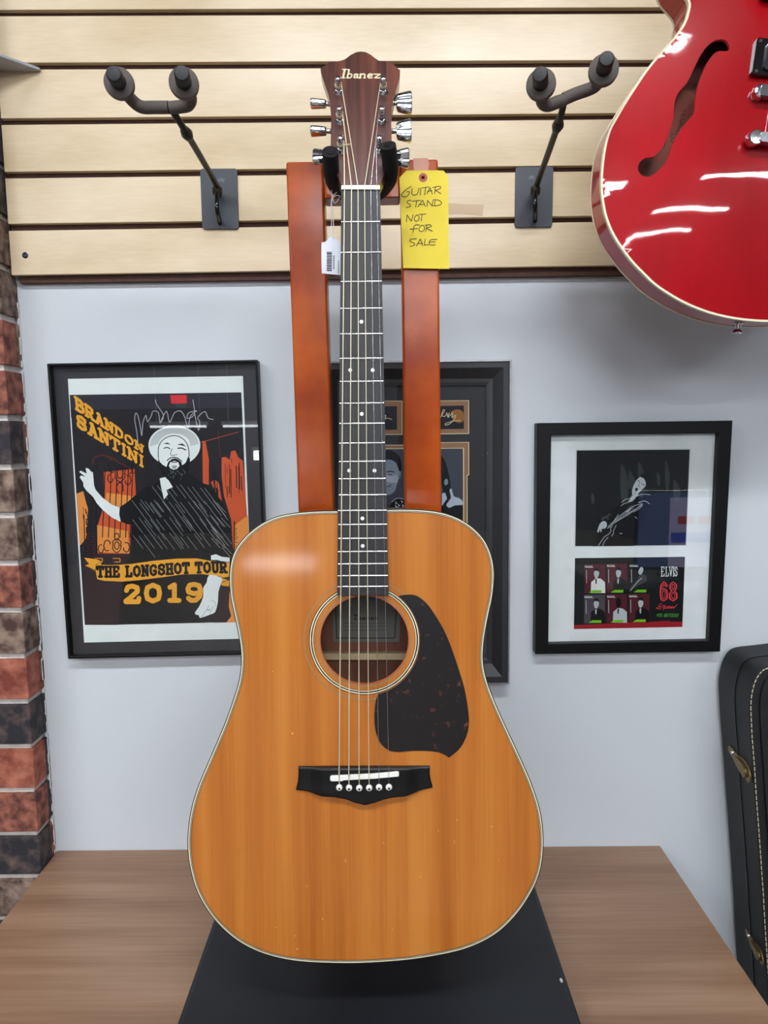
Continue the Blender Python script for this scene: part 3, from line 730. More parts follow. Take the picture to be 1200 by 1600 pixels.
# ================================================================== slatwall hangers
M_plate = mat('dark slate plate', (52, 58, 66), .5)
M_rub = mat('grey brown rubber tubing', (86, 78, 74), .75)
M_cap = mat('black rubber cap', (22, 24, 26), .55)
M_rod = mat('dark bronze steel rod', (50, 46, 34), .4, metal=.4)
def hanger(fz, plate, bar1, bar2, arm, loop, label, mark):
    """bar1/bar2: (x, y, D) centre lines from the middle out to the disc; then the tip"""
    rt = thing('guitar_hanger', label, 'guitar hanger', ps.W(*ps.uv(*plate[0]), .001), None)
    pp_ = ps.L(plate); us = [p[0] for p in pp_]; vs_ = [p[1] for p in pp_]
    MB().prism(ps, [rrect(min(us), min(vs_), max(us), max(vs_), .004)], .0004, .0034).build('backplate', M_plate, rt, bevel=.0006)
    pl_ = rt
    a3 = [at(*q) for q in arm]
    ao = MB().tube(a3, .0042, seg=14, n=3).tube([a3[1]+(a3[0]-a3[1])*.18, a3[1], a3[1]+(a3[2]-a3[1])*.06], [.0055, .0075, .0055], seg=14).build('arm', M_rod, rt, smooth=50)
    l3 = [at(*q) for q in loop]
    MB().tube(l3, .0035, seg=12, n=4).build('hook', mat('shiny black steel', (40, 42, 44), .15, metal=.7), rt, smooth=50)
    MB().lathe(l3[0]+V((0, 0, .006)), V((0, 0, -1)), [(0, .005), (.002, .0075), (.010, .0075), (.013, .005)], seg=16).build('knuckle', M_rod, ao, smooth=40)
    for b in (bar1, bar2):
        p3 = [at(*q) for q in b[:-1]]; tip = at(*b[-1])
        yo = MB().tube(p3, .0072, seg=18, n=5).build('yoke_tube', M_rub, rt, smooth=50)
        d_ = (tip-p3[-1]).normalized()
        MB().lathe(p3[-1]-d_*.003, d_, [(0, .012), (.0008, .0162), (.005, .0168), (.0088, .0165), (.010, .0150), (.0103, .0085)], seg=32).build('washer', M_rub, yo, smooth=40)
        L_ = (tip-p3[-1]).length
        MB().lathe(p3[-1], d_, [(0, .0088), (L_-.003, .0085), (L_-.0006, .0072), (L_, .004)], seg=24).build('tip_cap', M_cap, yo, smooth=50)
    mb = MB()
    for s_ in mark: mb.ribbon(ps, s_, .9, .0036)
    mb.build('maker_mark', mat('faded white print', (120, 126, 130), .6), rt)
    return rt
k1 = lambda x, y, D: (x/2.609, y/2.609, D)
k3 = lambda x, y, D: (780+x/2.857, y/2.857, D)
hanger(1, [(314, 266), (371, 264.5), (372.5, 358), (317, 359)],
       [k1(688,438,.85), k1(630,438,.85), k1(580,437,.85), k1(545,415,.845), k1(510,375,.83), k1(489,345,.81), k1(462,298,.78)],
       [k1(692,440,.85), k1(730,436,.85), k1(766,428,.848), k1(778,400,.84), k1(760,368,.825), k1(751,345,.81), k1(740,295,.78)],
       [k1(695,440,.85), k1(762,545,.885), k1(888,765,1.045), k1(888,800,1.056)],
       [k1(886,778,1.045), k1(884,810,1.035), k1(886,860,1.033), k1(893,890,1.05), k1(896,908,1.066)],
       'dark guitar hanger with grey rubber yoke on the slatwall, left of the headstock',
       [Z([(885,742),(893,728),(897,740),(905,726),(908,742),(914,728)], 0, 0, 2.609)])
hanger(2, [(805, 263), (860.5, 261.5), (862, 355), (806, 356)],
       [k3(292,447,.85), k3(262,455,.85), k3(218,470,.849), k3(192,455,.84), k3(190,410,.825), k3(187,383,.81), k3(182,328,.78)],
       [k3(288,443,.85), k3(340,420,.85), k3(410,395,.848), k3(440,372,.84), k3(458,335,.822), k3(464,320,.81), k3(481,258,.78)],
       [k3(290,448,.85), k3(262,560,.885), k3(166,832,1.045), k3(160,860,1.056)],
       [k3(162,850,1.045), k3(160,880,1.035), k3(160,930,1.034), k3(160,960,1.05), k3(160,985,1.066)],
       'dark guitar hanger with grey rubber yoke on the slatwall beside the red guitar',
       [Z([(132,800),(140,784),(144,800),(150,784),(154,798)], 780, 0, 2.857)])

# ================================================================== framed pictures
def grow(q, d):   # quad TL TR BR BL in uv, grown outwards
    return inset(q, -d)
GY = -.0215
p_art = wallpl(-.0105); p_fr = wallpl(-.022)
M_blk = mat('black frame wood', (7, 7, 8), .45, spec=.25)
ART = {}
def am(name, c, rough=.55):
    return mat('print '+name, c, rough, var=.03, vs=40, spec=.15)
class Art:
    def __init__(s, pl, ox=0, oy=0, k=1): s.pl = pl; s.mb = MB(); s.ms = []; s.lay = 0; s.fr(ox, oy, k)
    def fr(s, ox, oy, k): s.ox, s.oy, s.k = ox, oy, k; return s
    def mi(s, m_):
        if m_ not in s.ms: s.ms.append(m_)
        return s.ms.index(m_)
    def Q(s, pts): return Z(pts, s.ox, s.oy, s.k)
    def up(s): s.lay += 1; return s
    def w(s): return .0002+s.lay*.00006
    def poly(s, m_, *loops, sm=0):
        ls = [s.pl.L(smooth_loop(s.Q(l), sm) if sm else s.Q(l), s.w()) for l in loops]
        s.mb.prism(s.pl, ls, None, s.w(), s.mi(m_)); return s
    def line(s, m_, pts, wd, sm=0, rd=True):
        q = s.Q(pts)
        if sm: q = smooth_loop(q, sm, False)
        s.mb.ribbon(s.pl, q, wd, s.w(), s.mi(m_), rd=rd); return s
    def build(s, name, root): return s.mb.build(name, s.ms, root)
G = {  # slab letters: strokes in a unit box, y up
'B': [[(.12,0),(.12,1)],[(-.04,1),(.6,1),(.85,.9),(.85,.64),(.6,.53),(.12,.53)],[(.6,.53),(.95,.42),(.95,.12),(.65,0),(-.04,0)]],
'R': [[(.12,0),(.12,1)],[(-.04,1),(.6,1),(.88,.9),(.88,.6),(.6,.5),(.12,.5)],[(.5,.5),(.82,0),(1.05,0)],[(-.06,0),(.32,0)]],
'A': [[(.12,0),(.5,1),(.88,0)],[(.28,.34),(.72,.34)],[(-.06,0),(.3,0)],[(.7,0),(1.06,0)],[(.3,1),(.5,1)]],
'N': [[(.12,0),(.12,1),(.88,0),(.88,1)],[(-.06,0),(.32,0)],[(-.06,1),(.15,1)],[(.7,1),(1.06,1)]],
'D': [[(.14,0),(.14,1)],[(-.04,1),(.55,1),(.9,.8),(.9,.2),(.55,0),(-.04,0)]],
'O': [[(.5,1),(.12,.82),(.04,.5),(.12,.18),(.5,0),(.88,.18),(.96,.5),(.88,.82),(.5,1)]],
'S': [[(.92,.7),(.92,.9),(.5,1),(.1,.88),(.12,.62),(.5,.52),(.9,.4),(.92,.12),(.5,0),(.08,.1),(.06,.32)]],
'T': [[(.5,0),(.5,1)],[(0,.76),(0,1),(1,1),(1,.76)],[(.28,0),(.72,0)]],
'I': [[(.5,0),(.5,1)],[(.2,0),(.8,0)],[(.2,1),(.8,1)]],
'H': [[(.14,0),(.14,1)],[(.86,0),(.86,1)],[(.14,.5),(.86,.5)],[(-.04,0),(.32,0)],[(-.04,1),(.32,1)],[(.68,0),(1.04,0)],[(.68,1),(1.04,1)]],
'E': [[(.14,0),(.14,1)],[(-.04,1),(.9,1),(.9,.78)],[(.14,.52),(.66,.52)],[(-.04,0),(.92,0),(.94,.24)]],
'L': [[(.2,0),(.2,1)],[(0,1),(.42,1)],[(0,0),(.94,0),(.96,.3)]],
'G': [[(.92,.74),(.86,.92),(.5,1),(.12,.84),(.04,.5),(.12,.16),(.5,0),(.86,.12),(.9,.42),(.6,.42)]],
'U': [[(.14,1),(.14,.25),(.3,.04),(.5,0),(.7,.04),(.86,.25),(.86,1)],[(-.04,1),(.34,1)],[(.68,1),(1.04,1)]],
'V': [[(.1,1),(.5,0),(.9,1)],[(-.06,1),(.28,1)],[(.72,1),(1.06,1)]],
'2': [[(.1,.72),(.2,.94),(.5,1),(.84,.9),(.86,.66),(.4,.28),(.06,.04)],[(.06,0),(.92,0),(.96,.22)]],
'0': [[(.5,1),(.14,.85),(.06,.5),(.14,.15),(.5,0),(.86,.15),(.94,.5),(.86,.85),(.5,1)]],
'1': [[(.5,0),(.5,1)],[(.5,1),(.12,.84)],[(.1,0),(.9,0)]],
'9': [[(.5,.42),(.14,.52),(.08,.72),(.2,.95),(.5,1),(.82,.92),(.92,.62),(.86,.25),(.6,.02),(.3,0),(.12,.14)],[(.5,.42),(.86,.5)]],
'6': [[(.86,.84),(.5,1),(.16,.82),(.08,.4),(.2,.06),(.5,0),(.84,.1),(.9,.34),(.78,.54),(.5,.6),(.16,.5)]],
'8': [[(.5,.54),(.2,.66),(.16,.86),(.5,1),(.84,.86),(.8,.66),(.5,.54),(.12,.36),(.1,.12),(.5,0),(.9,.12),(.88,.36),(.5,.54)]],
}
def quadtext(A_, m_, txt, TL, TR, BR, BL, wd, gap=.22, bow=0, widths=None, shrink=0):
    """slab lettering fitted into a picture quad"""
    cells = [(widths or {}).get(c, 1.0) if c != ' ' else .5 for c in txt]
    tot = sum(cells)+gap*(len(txt)-1); x = 0
    for c, wc in zip(txt, cells):
        if c != ' ':
            for st_ in G[c]:
                q = []
                for (a, b) in st_:
                    u = (x + wc*(.06+.88*a))/tot; kk = wd*(1-shrink*u)
                    hh = math.hypot(TL[0]-BL[0], TL[1]-BL[1])*(1-u)+math.hypot(TR[0]-BR[0], TR[1]-BR[1])*u
                    pad = kk*A_.k/2/hh; v = pad+(1-2*pad)*b
                    t_ = (TL[0]*(1-u)+TR[0]*u, TL[1]*(1-u)+TR[1]*u); o_ = (BL[0]*(1-u)+BR[0]*u, BL[1]*(1-u)+BR[1]*u)
                    q.append((o_[0]*(1-v)+t_[0]*v, o_[1]*(1-v)+t_[1]*v + bow*math.sin(2*math.pi*u)))
                A_.line(m_, q, kk, rd=True)
        x += wc+gap
def picture(label, outer, lip, base, glass_in, Mf, depth=.022, moulding=None):
    """outer, lip: px quads TL TR BR BL on the frame's front plane"""
    o = p_fr.L(outer); i = p_fr.L(lip)
    cx = sum(p[0] for p in o)/4; cz = min(p[1] for p in o)
    rt = thing('framed_picture', label, 'picture', V((cx, -.001, cz)))
    if moulding: moulding(o, i, rt)
    else:
        MB().ring(p_fr, o, i, -.0209, 0).build('frame', Mf, rt, bevel=.0012)
    MB().prism(wallpl(-.003), [inset(o, .003)], 0, .003).build('backing_board', mat('grey board', (90, 88, 84), .8), rt)
    MB().prism(p_art, [inset(o, .0035)], -.004, 0).build('mat_board', base, rt)
    return rt
def pane(rt, lip, y=-.0165):
    pg_ = wallpl(y); MB().prism(pg_, [inset(pg_.L(lip), -.0008)], -.0015, 0).build('glass_pane', GLASS, rt)

# ---- tour poster
bkp = am('near black', (26, 25, 29)); wht = am('white', (226, 234, 232)); gold_ = am('gold', (230, 164, 46)); org = am('orange', (198, 84, 42))
ink_ = am('black ink', (14, 14, 17)); plum = am('plum', (46, 30, 34)); tan_ = am('light orange', (222, 142, 66)); slate = am('dark slate', (44, 44, 52))
silv = am('silver pen', (160, 162, 170)); dkred = am('dark red', (112, 34, 26)); lgrey = am('light grey', (150, 156, 158))
o4 = [(73, 568), (402, 562), (420.5, 1022.5), (106, 1030)]
l4 = [(77.5, 572), (398.5, 566), (416.5, 1018), (110, 1025.5)]
p1 = picture('black framed tour poster of a bearded man in a pale hat, left of the guitar', o4, l4, mat('charcoal mat board', (36, 35, 40), .6), None, M_blk)
A = Art(p_art)
A.poly(wht, [(106, 592), (379.5, 587.5), (395.5, 997.5), (131.5, 1004)]).up()
PR = [(109, 617), (377, 613), (392, 971.5), (132.5, 976.5)]
A.poly(slate, [(109, 617), (377, 613), (378.5, 648), (110.8, 652)]).up()
A.poly(am('poster dark', (30, 28, 32)), [(110.6, 640), (378.2, 637), (392, 971.5), (132.5, 976.5)]).up()
A.fr(100, 700, 4)
# lower field, orange fields
A.poly(plum, [(118, 520), (420, 560), (372, 880), (340, 1106), (130, 1106)]).poly(plum, [(960, 880), (1150, 700), (1168, 1088), (930, 1092)]).up()
A.poly(org, [(865, -45), (885, -40), (905, 70), (905, 230), (868, 220)]).poly(org, [(250, 150), (440, 130), (450, 300), (420, 480), (410, 660), (205, 660), (215, 470), (250, 360)])
A.poly(org, [(985, 60), (1010, 55), (1035, 75), (1045, 20), (1070, 15), (1090, 60), (1118, 80), (1128, 200), (1150, 500), (1160, 700), (1062, 700), (1045, 450), (1000, 300), (985, 170)])
A.poly(org, [(918, 215), (940, 195), (968, 220), (985, 320), (995, 400), (950, 280)])
A.poly(tan_, [(78, 285), (120, 270), (135, 330), (150, 380), (140, 560), (110, 600), (98, 610)])
A.up()
A.poly(tan_, [(205, 480), (400, 520), (408, 660), (207, 650)]).poly(tan_, [(1068, 480), (1150, 420), (1165, 760), (1068, 700)]).poly(tan_, [(265, 280), (430, 300), (420, 460), (250, 380)])
A.poly(tan_, [(1035, 900), (1060, 880), (1170, 1000), (1168, 1088), (1015, 1090), (1045, 1050), (1030, 990)])
A.up()
for x in (240, 278, 315, 350, 385, 412):      # gate bars
    A.line(ink_, [(x+18, 120), (x, 560)], 1.5, rd=False)
for cx_, cy_, r_, a_, b_ in ((350, 160, 52, 0, 6.3), (350, 160, 30, 0, 6.3), (300, 120, 34, 1, 6), (410, 130, 30, 3, 8), (400, 200, 30, -2, 3), (290, 190, 26, 0, 5), (350, 250, 34, 2, 7), (230, 110, 44, 1.5, 5.5), (205, 160, 34, 0, 5),
                         (330, 610, 44, 0, 6.3), (330, 610, 24, 0, 6.3), (270, 610, 34, 1, 6), (390, 620, 30, -2, 3), (230, 630, 26, 0, 5), (330, 555, 22, 0, 6)):
    A.line(ink_, [(cx_+r_*.62*math.cos(a_+(b_-a_)*k/12)*(1+.15*math.sin(3*k)), cy_+r_*math.sin(a_+(b_-a_)*k/12)) for k in range(13)], 1.5)
A.line(dkred, [(260, 55), (300, 60), (340, 90), (400, 120), (440, 160)], 1.3, 3).line(dkred, [(180, 100), (190, 60), (250, 45), (300, 75)], 1.2, 3)
for k in range(5):                             # key pattern
    y0 = 440+k*52
    A.line(ink_, [(190, y0), (140, y0+4), (140, y0+40), (172, y0+38), (172, y0+18), (156, y0+20)], 1.6, rd=False)
A.line(ink_, [(200, 350), (205, 660)], 2.4, rd=False).line(ink_, [(125, 420), (132, 690)], 1.6, rd=False)
for k in range(5): A.line(tan_ if k % 2 else ink_, [(140+k*55, 690), (185+k*55, 690), (185+k*55, 712), (150+k*55, 712)], 1.2, rd=False)
for k in range(22):                            # dripping ink streaks
    x = random.uniform(925, 1110); y = random.uniform(60, 260); A.line(ink_, [(x, y), (x+3, y+random.uniform(30, 200))], random.uniform(.6, 1.6), rd=False)
for k in range(16): y = 470+k*11; A.line(ink_, [(1064-4, y), (1064+random.uniform(5, 26), y-2)], .9, rd=False)
A.line(ink_, [(1064, 455), (1062, 690)], 1.4, rd=False)
for k in range(26):
    x = random.uniform(78, 150); y = random.uniform(280, 440); A.line(ink_, [(x+40, y), (x+44, y+30)], .9, rd=False)
A.line(org, [(835, -30), (1090, -125+25)], .8, rd=False).line(dkred, [(965, -110), (975, 60)], .7, rd=False)
A.up()
# the man: coat, then skin
coat = [(345, 372), (400, 335), (440, 300), (490, 255), (560, 232), (600, 195), (640, 180), (770, 150), (860, 215), (935, 270), (985, 330), (1015, 400), (1035, 480), (1060, 640), (1062, 700), (920, 700), (880, 730), (372, 880), (395, 760), (425, 640), (425, 480), (395, 476), (358, 462), (345, 420)]
A.poly(ink_, coat)
A.poly(ink_, [(372, 760), (900, 740), (880, 1092), (340, 1104), (350, 960)]).up()
for k in range(54):                            # hatching over the coat
    x = 430+(k % 14)*38+random.uniform(-8, 8); y = 240+(k//14)*100+random.uniform(-14, 14)
    L_ = random.uniform(60, 190)
    pts = [(x+L_*t*.75, y+L_*t) for t in (0, .5, 1)]
    pts = [p for p in pts if inside(p, coat) and p[1] < 690]
    if len(pts) > 1: A.line(lgrey, pts, .55, rd=False)
for k in range(26):
    x = 900+random.uniform(0, 130); y = 250+random.uniform(0, 400)
    pts = [p for p in ((x, y), (x+55, y+62)) if inside(p, coat)]
    if len(pts) > 1: A.line(lgrey, pts, .6, rd=False)
A.up()
A.poly(wht, [(185, 200), (180, 150), (172, 150), (152, 128), (135, 125), (142, 160), (104, 142), (95, 150), (135, 180), (105, 172), (98, 184), (120, 215), (122, 240), (142, 268), (182, 305), (205, 345), (245, 390), (300, 435), (355, 462), (345, 415), (348, 372), (300, 355), (240, 310), (198, 262), (188, 235)])
A.poly(wht, [(598, 190), (640, 180), (680, 245), (640, 262), (650, 290), (625, 322), (608, 250)])
A.poly(wht, [(918, 672), (950, 664), (985, 680), (1035, 685), (1035, 712), (985, 708), (960, 700), (920, 700)])
A.up()
# hat, head, beard
hatc = (690, -18)
A.poly(wht, [(hatc[0]+162*math.cos(t), hatc[1]+(130 if math.sin(t) > 0 else 122)*math.sin(t)) for t in [k*.2618 for k in range(24)]], sm=2)
for k in range(9):
    r_ = 150-k*6
    A.up() if k == 0 else None
    A.line(lgrey, [(hatc[0]+r_*math.cos(t), hatc[1]+r_*.74*math.sin(t)) for t in [math.pi*(.98+k*.006)+j*.24 for j in range(14)]], .7, 2)
A.up()
A.poly(wht, [(590, 10), (600, -40), (640, -70), (700, -75), (750, -50), (775, 0), (778, 60), (760, 110), (700, 140), (640, 130), (600, 80)], sm=3).up()
A.line(ink_, [(590, 60), (590, 0), (612, -45), (655, -72), (705, -76), (750, -52), (776, -8), (782, 50)], 1.2, 3)
A.poly(ink_, [(588, 50), (600, 92), (622, 108), (640, 118), (652, 86), (676, 68), (692, 64), (712, 70), (734, 90), (738, 108), (760, 92), (778, 50), (788, 70), (782, 130), (768, 172), (740, 200), (692, 214), (650, 200), (612, 160), (592, 108)], [(664, 88), (655, 112), (664, 126), (684, 136), (706, 130), (722, 112), (714, 88), (690, 80)])
A.poly(ink_, [(620, -28), (645, -34), (668, -22), (645, -24)]).poly(ink_, [(705, -22), (740, -28), (765, -8), (738, -16)])
A.line(ink_, [(625, 2), (645, -4), (662, 4)], 1.5, 2).line(ink_, [(712, 2), (735, 0), (760, 12)], 1.8, 2)
A.line(ink_, [(676, 5), (664, 40), (684, 46), (706, 40)], .9, 2).line(ink_, [(645, 78), (665, 62), (690, 58), (715, 66), (735, 84)], 1.6, 2).line(ink_, [(662, 84), (690, 90), (715, 84)], 1.3, 2)
A.up().poly(lgrey, [(672, 112), (690, 108), (708, 112), (700, 128), (680, 130)])
for k in range(24):
    x = random.uniform(640, 760); y = random.uniform(130, 190); A.line(lgrey, [(x, y), (x+random.uniform(-8, 8), y+10)], .35, rd=False)
A.up()
# banner, lettering, hand
A.fr(100, 860, 4)
A.poly(gold_, [(125, 45), (200, 55), (235, 68), (230, 90), (300, 92), (420, 85), (560, 65), (700, 52), (830, 50), (920, 66), (1035, 75), (1030, 165), (985, 172), (1040, 190), (1030, 225), (985, 220), (975, 190), (960, 160), (860, 148), (740, 150), (600, 170), (480, 185), (360, 195), (250, 190), (208, 180), (198, 130), (130, 95), (158, 85)]).up()
A.line(ink_, [(128, 95), (198, 125), (200, 90), (230, 70)], .8).line(ink_, [(960, 160), (1035, 185), (985, 200)], .8)
W_ = {'I': .5, 'L': .95, 'O': 1.05, 'G': 1.05, 'E': .95}
quadtext(A, ink_, 'THE LONGSHOT TOUR', (206, 94), (1014, 68), (1018, 145), (208, 172), 4.2, gap=.24, bow=5, widths=W_)
for ch_, x0, x1, y0, y1 in (('2', 375, 478, 208, 336), ('0', 502, 610, 202, 332), ('1', 648, 732, 200, 328), ('9', 760, 868, 197, 328)):
    quadtext(A, gold_, ch_, (x0, y0), (x1, y0), (x1, y1), (x0, y1), 7.6)
A.poly(wht, [(908, 152), (985, 170), (980, 210), (965, 260), (962, 320), (945, 385), (915, 400), (885, 412), (850, 422), (842, 405), (822, 400), (820, 385), (845, 350), (870, 290), (870, 235), (892, 200)], sm=2).up()
A.line(lgrey, [(905, 345), (890, 375), (860, 415)], .8).line(lgrey, [(930, 350), (912, 395)], .8).line(ink_, [(895, 370), (905, 376), (912, 366)], .8).line(lgrey, [(920, 310), (945, 325), (950, 350)], .7)
A.fr(100, 600, 4)
quadtext(A, gold_, 'BRANDON', (66, 72), (496, 384), (496, 437), (76, 163), 4.3, gap=.14, widths=W_, shrink=.3)
quadtext(A, gold_, 'SANTINI', (74, 178), (498, 452), (500, 527), (84, 272), 4.5, gap=.14, widths=W_, shrink=.25)
A.up()
A.line(silv, [(462, 370), (455, 300), (442, 225), (448, 182), (462, 200), (478, 270), (486, 322), (494, 240), (512, 196), (522, 236), (545, 200), (556, 170), (590, 178), (600, 240), (622, 196), (580, 130), (572, 100)], 1.3, 3)
A.line(silv, [(600, 245), (640, 170), (660, 240), (690, 180), (730, 170), (756, 210), (775, 280), (790, 200), (830, 168), (780, 180), (770, 215), (815, 190), (806, 100)], 1.3, 3)
A.line(silv, [(815, 180), (840, 290), (848, 235), (835, 210), (880, 172), (900, 212), (932, 222)], 1.3, 3)
A.build('poster_print', p1)
pane(p1, l4)

# ---- middle picture behind the stand
o4 = [(503, 565.5), (798, 562), (795, 1067), (507, 1070)]
l4 = [(537, 603), (761, 601), (760, 1030), (541, 1032)]
M_mould = wood('charcoal moulding', [(26, 27, 30), (36, 38, 42), (46, 48, 53)], (3, 3, 3), (200, 10, 30), rough=.5, coat=.1)
M_sil = mat('worn silver edge', (150, 150, 152), .4, metal=.6, var=.2, vs=60)
def mould(o, i, rt):
    """scooped moulding: thin silver rim, then a slope down to the glass"""
    mb = MB(); e1 = inset(o, .0028); e2 = inset(o, .0032)
    lv = [(o, -.021), (o, .006), (e1, .0062), (e2, .0035), (inset(o, .012), .0035), (inset(i, -.010), -.006), (inset(i, -.004), -.0065), (i, -.0075), (i, -.012)]
    vs = []
    for lp, w in lv: vs += [p_fr.W(p[0], p[1], w) for p in lp]
    ar = sum(o[k][0]*o[(k+1) % 4][1]-o[(k+1) % 4][0]*o[k][1] for k in range(4)); mm = []
    for a in range(len(lv)-1):
        for k in range(4):
            j = (k+1) % 4; q = (a*4+k, a*4+j, a*4+4+j, a*4+4+k)
            mb.add([vs[t] for t in (q if ar > 0 else q[::-1])], [(0, 1, 2, 3)], 0 if a < 2 else 1)
    mb.build('frame', [M_sil, M_mould], rt)
p2 = picture('wide black moulding frame with signed photo cutouts hanging behind the guitar stand', o4, l4, mat('black mat board', (30, 31, 35), .7), None, M_blk, moulding=mould)
A = Art(p_art, 590, 590, 5.4545)
brz_ = am('bronze bevel', (150, 112, 84)); ivory = am('ivory line', (222, 206, 168)); photo = am('photo grey', (66, 70, 80)); ph2 = am('photo dark', (24, 25, 29)); skin = am('photo skin', (128, 142, 158)); skin2 = am('photo light', (178, 192, 206))
A.poly(ivory, [(-90, 198), (210, 197), (212, 487), (-88, 489)]).poly(ivory, [(490, 196), (780, 193), (780, 480), (491, 483)])
A.poly(ivory, [(-160, 574), (236, 572), (238, 1500), (-158, 1500)]).poly(ivory, [(360, 553), (780, 549), (781, 832), (766, 834), (768, 1500), (364, 1500)]).up()
A.poly(brz_, [(-86, 203), (205, 202), (206, 481), (-84, 483)]).poly(brz_, [(494, 201), (773, 198), (773, 473), (495, 476)])
A.poly(brz_, [(-155, 580), (231, 578), (233, 1500), (-153, 1500)]).poly(brz_, [(365, 559), (773, 555), (774, 826), (759, 829), (761, 1500), (369, 1500)]).up()
A.poly(ph2, [(-50, 246), (164, 244), (166, 444), (-48, 446)]).poly(ph2, [(520, 242), (735, 238), (736, 437), (521, 440)])
A.poly(ivory, [(-120, 604), (226, 602), (228, 1500), (-118, 1500)]).poly(ivory, [(400, 602), (737, 598), (738, 1500), (404, 1500)]).up()
A.poly(photo, [(-114, 610), (226, 608), (228, 1500), (-112, 1500)]).poly(photo, [(405, 608), (728, 604), (729, 1500), (409, 1500)]).up()
A.poly(am('amber glow', (150, 100, 40)), [(625, 290), (690, 270), (732, 300), (732, 370), (680, 385), (640, 350)], sm=2)
A.poly(skin, [(20, 740), (60, 700), (110, 690), (160, 725), (180, 790), (198, 800), (190, 860), (172, 880), (150, 960), (110, 995), (60, 1000), (25, 930), (10, 830)], sm=2)
A.poly(ink_, [(0, 1130), (20, 1060), (60, 1040), (95, 1110), (130, 1050), (170, 1030), (226, 1040), (228, 1200), (0, 1200)])
A.up()
A.poly(ink_, [(10, 760), (20, 660), (70, 620), (130, 625), (185, 670), (204, 740), (198, 800), (182, 790), (166, 745), (150, 720), (110, 700), (70, 705), (30, 740)], sm=2)
A.line(ink_, [(80, 805), (110, 798), (140, 806)], 1.6, 2).line(ink_, [(30, 806), (56, 800)], 1.4).line(ph2, [(88, 830), (108, 826), (122, 832)], 1.4, 2).line(ph2, [(70, 830), (62, 880), (82, 886)], .7, 2).line(ph2, [(60, 925), (90, 930), (115, 915)], 1.1, 2).line(ph2, [(176, 830), (186, 850), (178, 870)], .7, 2)
for x, y in ((150, 1060), (175, 1080), (200, 1050), (165, 1100), (195, 1110), (210, 1085), (150, 1090)): A.line(skin2, [(x, y), (x+14, y+10), (x+4, y+16)], 1.2)
A.line(skin2, [(120, 1060), (165, 1028), (226, 1036)], .9, 2)
A.poly(ink_, [(500, 720), (530, 660), (570, 700), (600, 790), (620, 900), (625, 1010), (600, 1040), (560, 980), (540, 900), (500, 900)], sm=2)
A.poly(ink_, [(500, 1000), (560, 990), (610, 1060), (728, 1090), (729, 1500), (500, 1500)])
A.up()
A.poly(skin2, [(548, 990), (575, 980), (592, 1030), (548, 1095)]).poly(skin2, [(612, 960), (632, 948), (648, 1010), (690, 1025), (722, 1050), (724, 1085), (660, 1088), (612, 1110), (585, 1085), (610, 1050), (625, 1020)], sm=2).poly(skin, [(568, 880), (590, 860), (602, 900), (575, 918)], sm=2)
sg = am('cream signature', (226, 210, 170))
A.line(sg, [(535, 340), (560, 300), (572, 280), (560, 275), (545, 320), (575, 330), (590, 300), (596, 330), (612, 300), (600, 340), (640, 300), (632, 340), (665, 320), (655, 350), (620, 390), (585, 405), (578, 392), (640, 372), (706, 366)], .9, 3)
A.line(sg, [(-20, 330), (20, 300), (40, 340), (70, 320), (66, 350), (90, 345), (120, 358)], .9, 3)
A.build('photo_prints', p2)
pane(p2, l4)

# ---- right picture
o4 = [(839.5, 661), (1145, 657), (1125.5, 1018.5), (836.5, 1022.5)]
l4 = [(861.5, 680), (1123, 677), (1107.5, 1001), (857, 1006)]
p3_ = picture('black framed white mat with two prints, hanging right of the guitar', o4, l4, mat('white mat board', (222, 228, 228), .7), None, M_blk)
A = Art(p_art, 880, 690, 5.4545)
nb_ = am('print black', (20, 22, 24)); mid = am('dim grey', (58, 62, 64)); lt = am('pale grey', (176, 184, 186))
A.poly(am('window bevel', (196, 202, 202)), [(108, 68), (1084, 60), (1050, 888), (96, 898)]).up()
A.poly(nb_, [(116, 76), (1078, 68), (1044, 882), (103, 891)]).up()
for x, y, w_, h_ in ((490, 200, 70, 330), (640, 180, 60, 300), (870, 170, 40, 240), (940, 330, 60, 190), (240, 440, 30, 90), (800, 260, 30, 120), (560, 250, 50, 160)):
    A.poly(am('dim backdrop', (50, 56, 55)), [(x, y), (x+w_*.5, y+h_*.1), (x+w_, y+h_*.5), (x+w_*.6, y+h_), (x, y+h_*.8)], sm=2)
A.up()
# a generic leaning singer with a guitar
A.poly(am('jacket black', (9, 9, 11)), [(500, 520), (560, 480), (600, 500), (700, 478), (745, 520), (700, 640), (640, 760), (600, 889), (250, 892), (290, 800), (300, 650), (400, 600)]).up()
A.poly(lt, [(588, 452), (586, 420), (600, 372), (622, 330), (655, 300), (688, 300), (708, 322), (704, 372), (690, 412), (662, 436), (640, 458), (612, 470)])
A.poly(lt, [(585, 458), (622, 468), (612, 486), (588, 508), (556, 520), (570, 490)])
A.poly(lt, [(296, 742), (312, 700), (330, 682), (352, 676), (370, 690), (374, 714), (362, 738), (346, 744), (350, 722), (340, 748), (328, 740), (326, 772), (316, 768), (314, 742), (302, 774), (290, 772)])
A.poly(mid, [(318, 668), (330, 640), (362, 632), (400, 608), (410, 622), (382, 640), (392, 668), (356, 656), (336, 672)])
A.poly(mid, [(520, 598), (545, 572), (570, 545), (592, 540), (606, 566), (596, 600), (566, 628), (540, 642), (515, 625)])
A.up()
A.poly(ink_, [(655, 300), (664, 280), (690, 268), (722, 272), (748, 300), (728, 330), (722, 372), (706, 388), (702, 340), (686, 312)]).poly(ink_, [(612, 402), (622, 392), (636, 396), (638, 412), (624, 426), (612, 418)])
A.poly(mid, [(700, 380), (690, 412), (662, 436), (640, 458), (640, 440), (670, 410)])
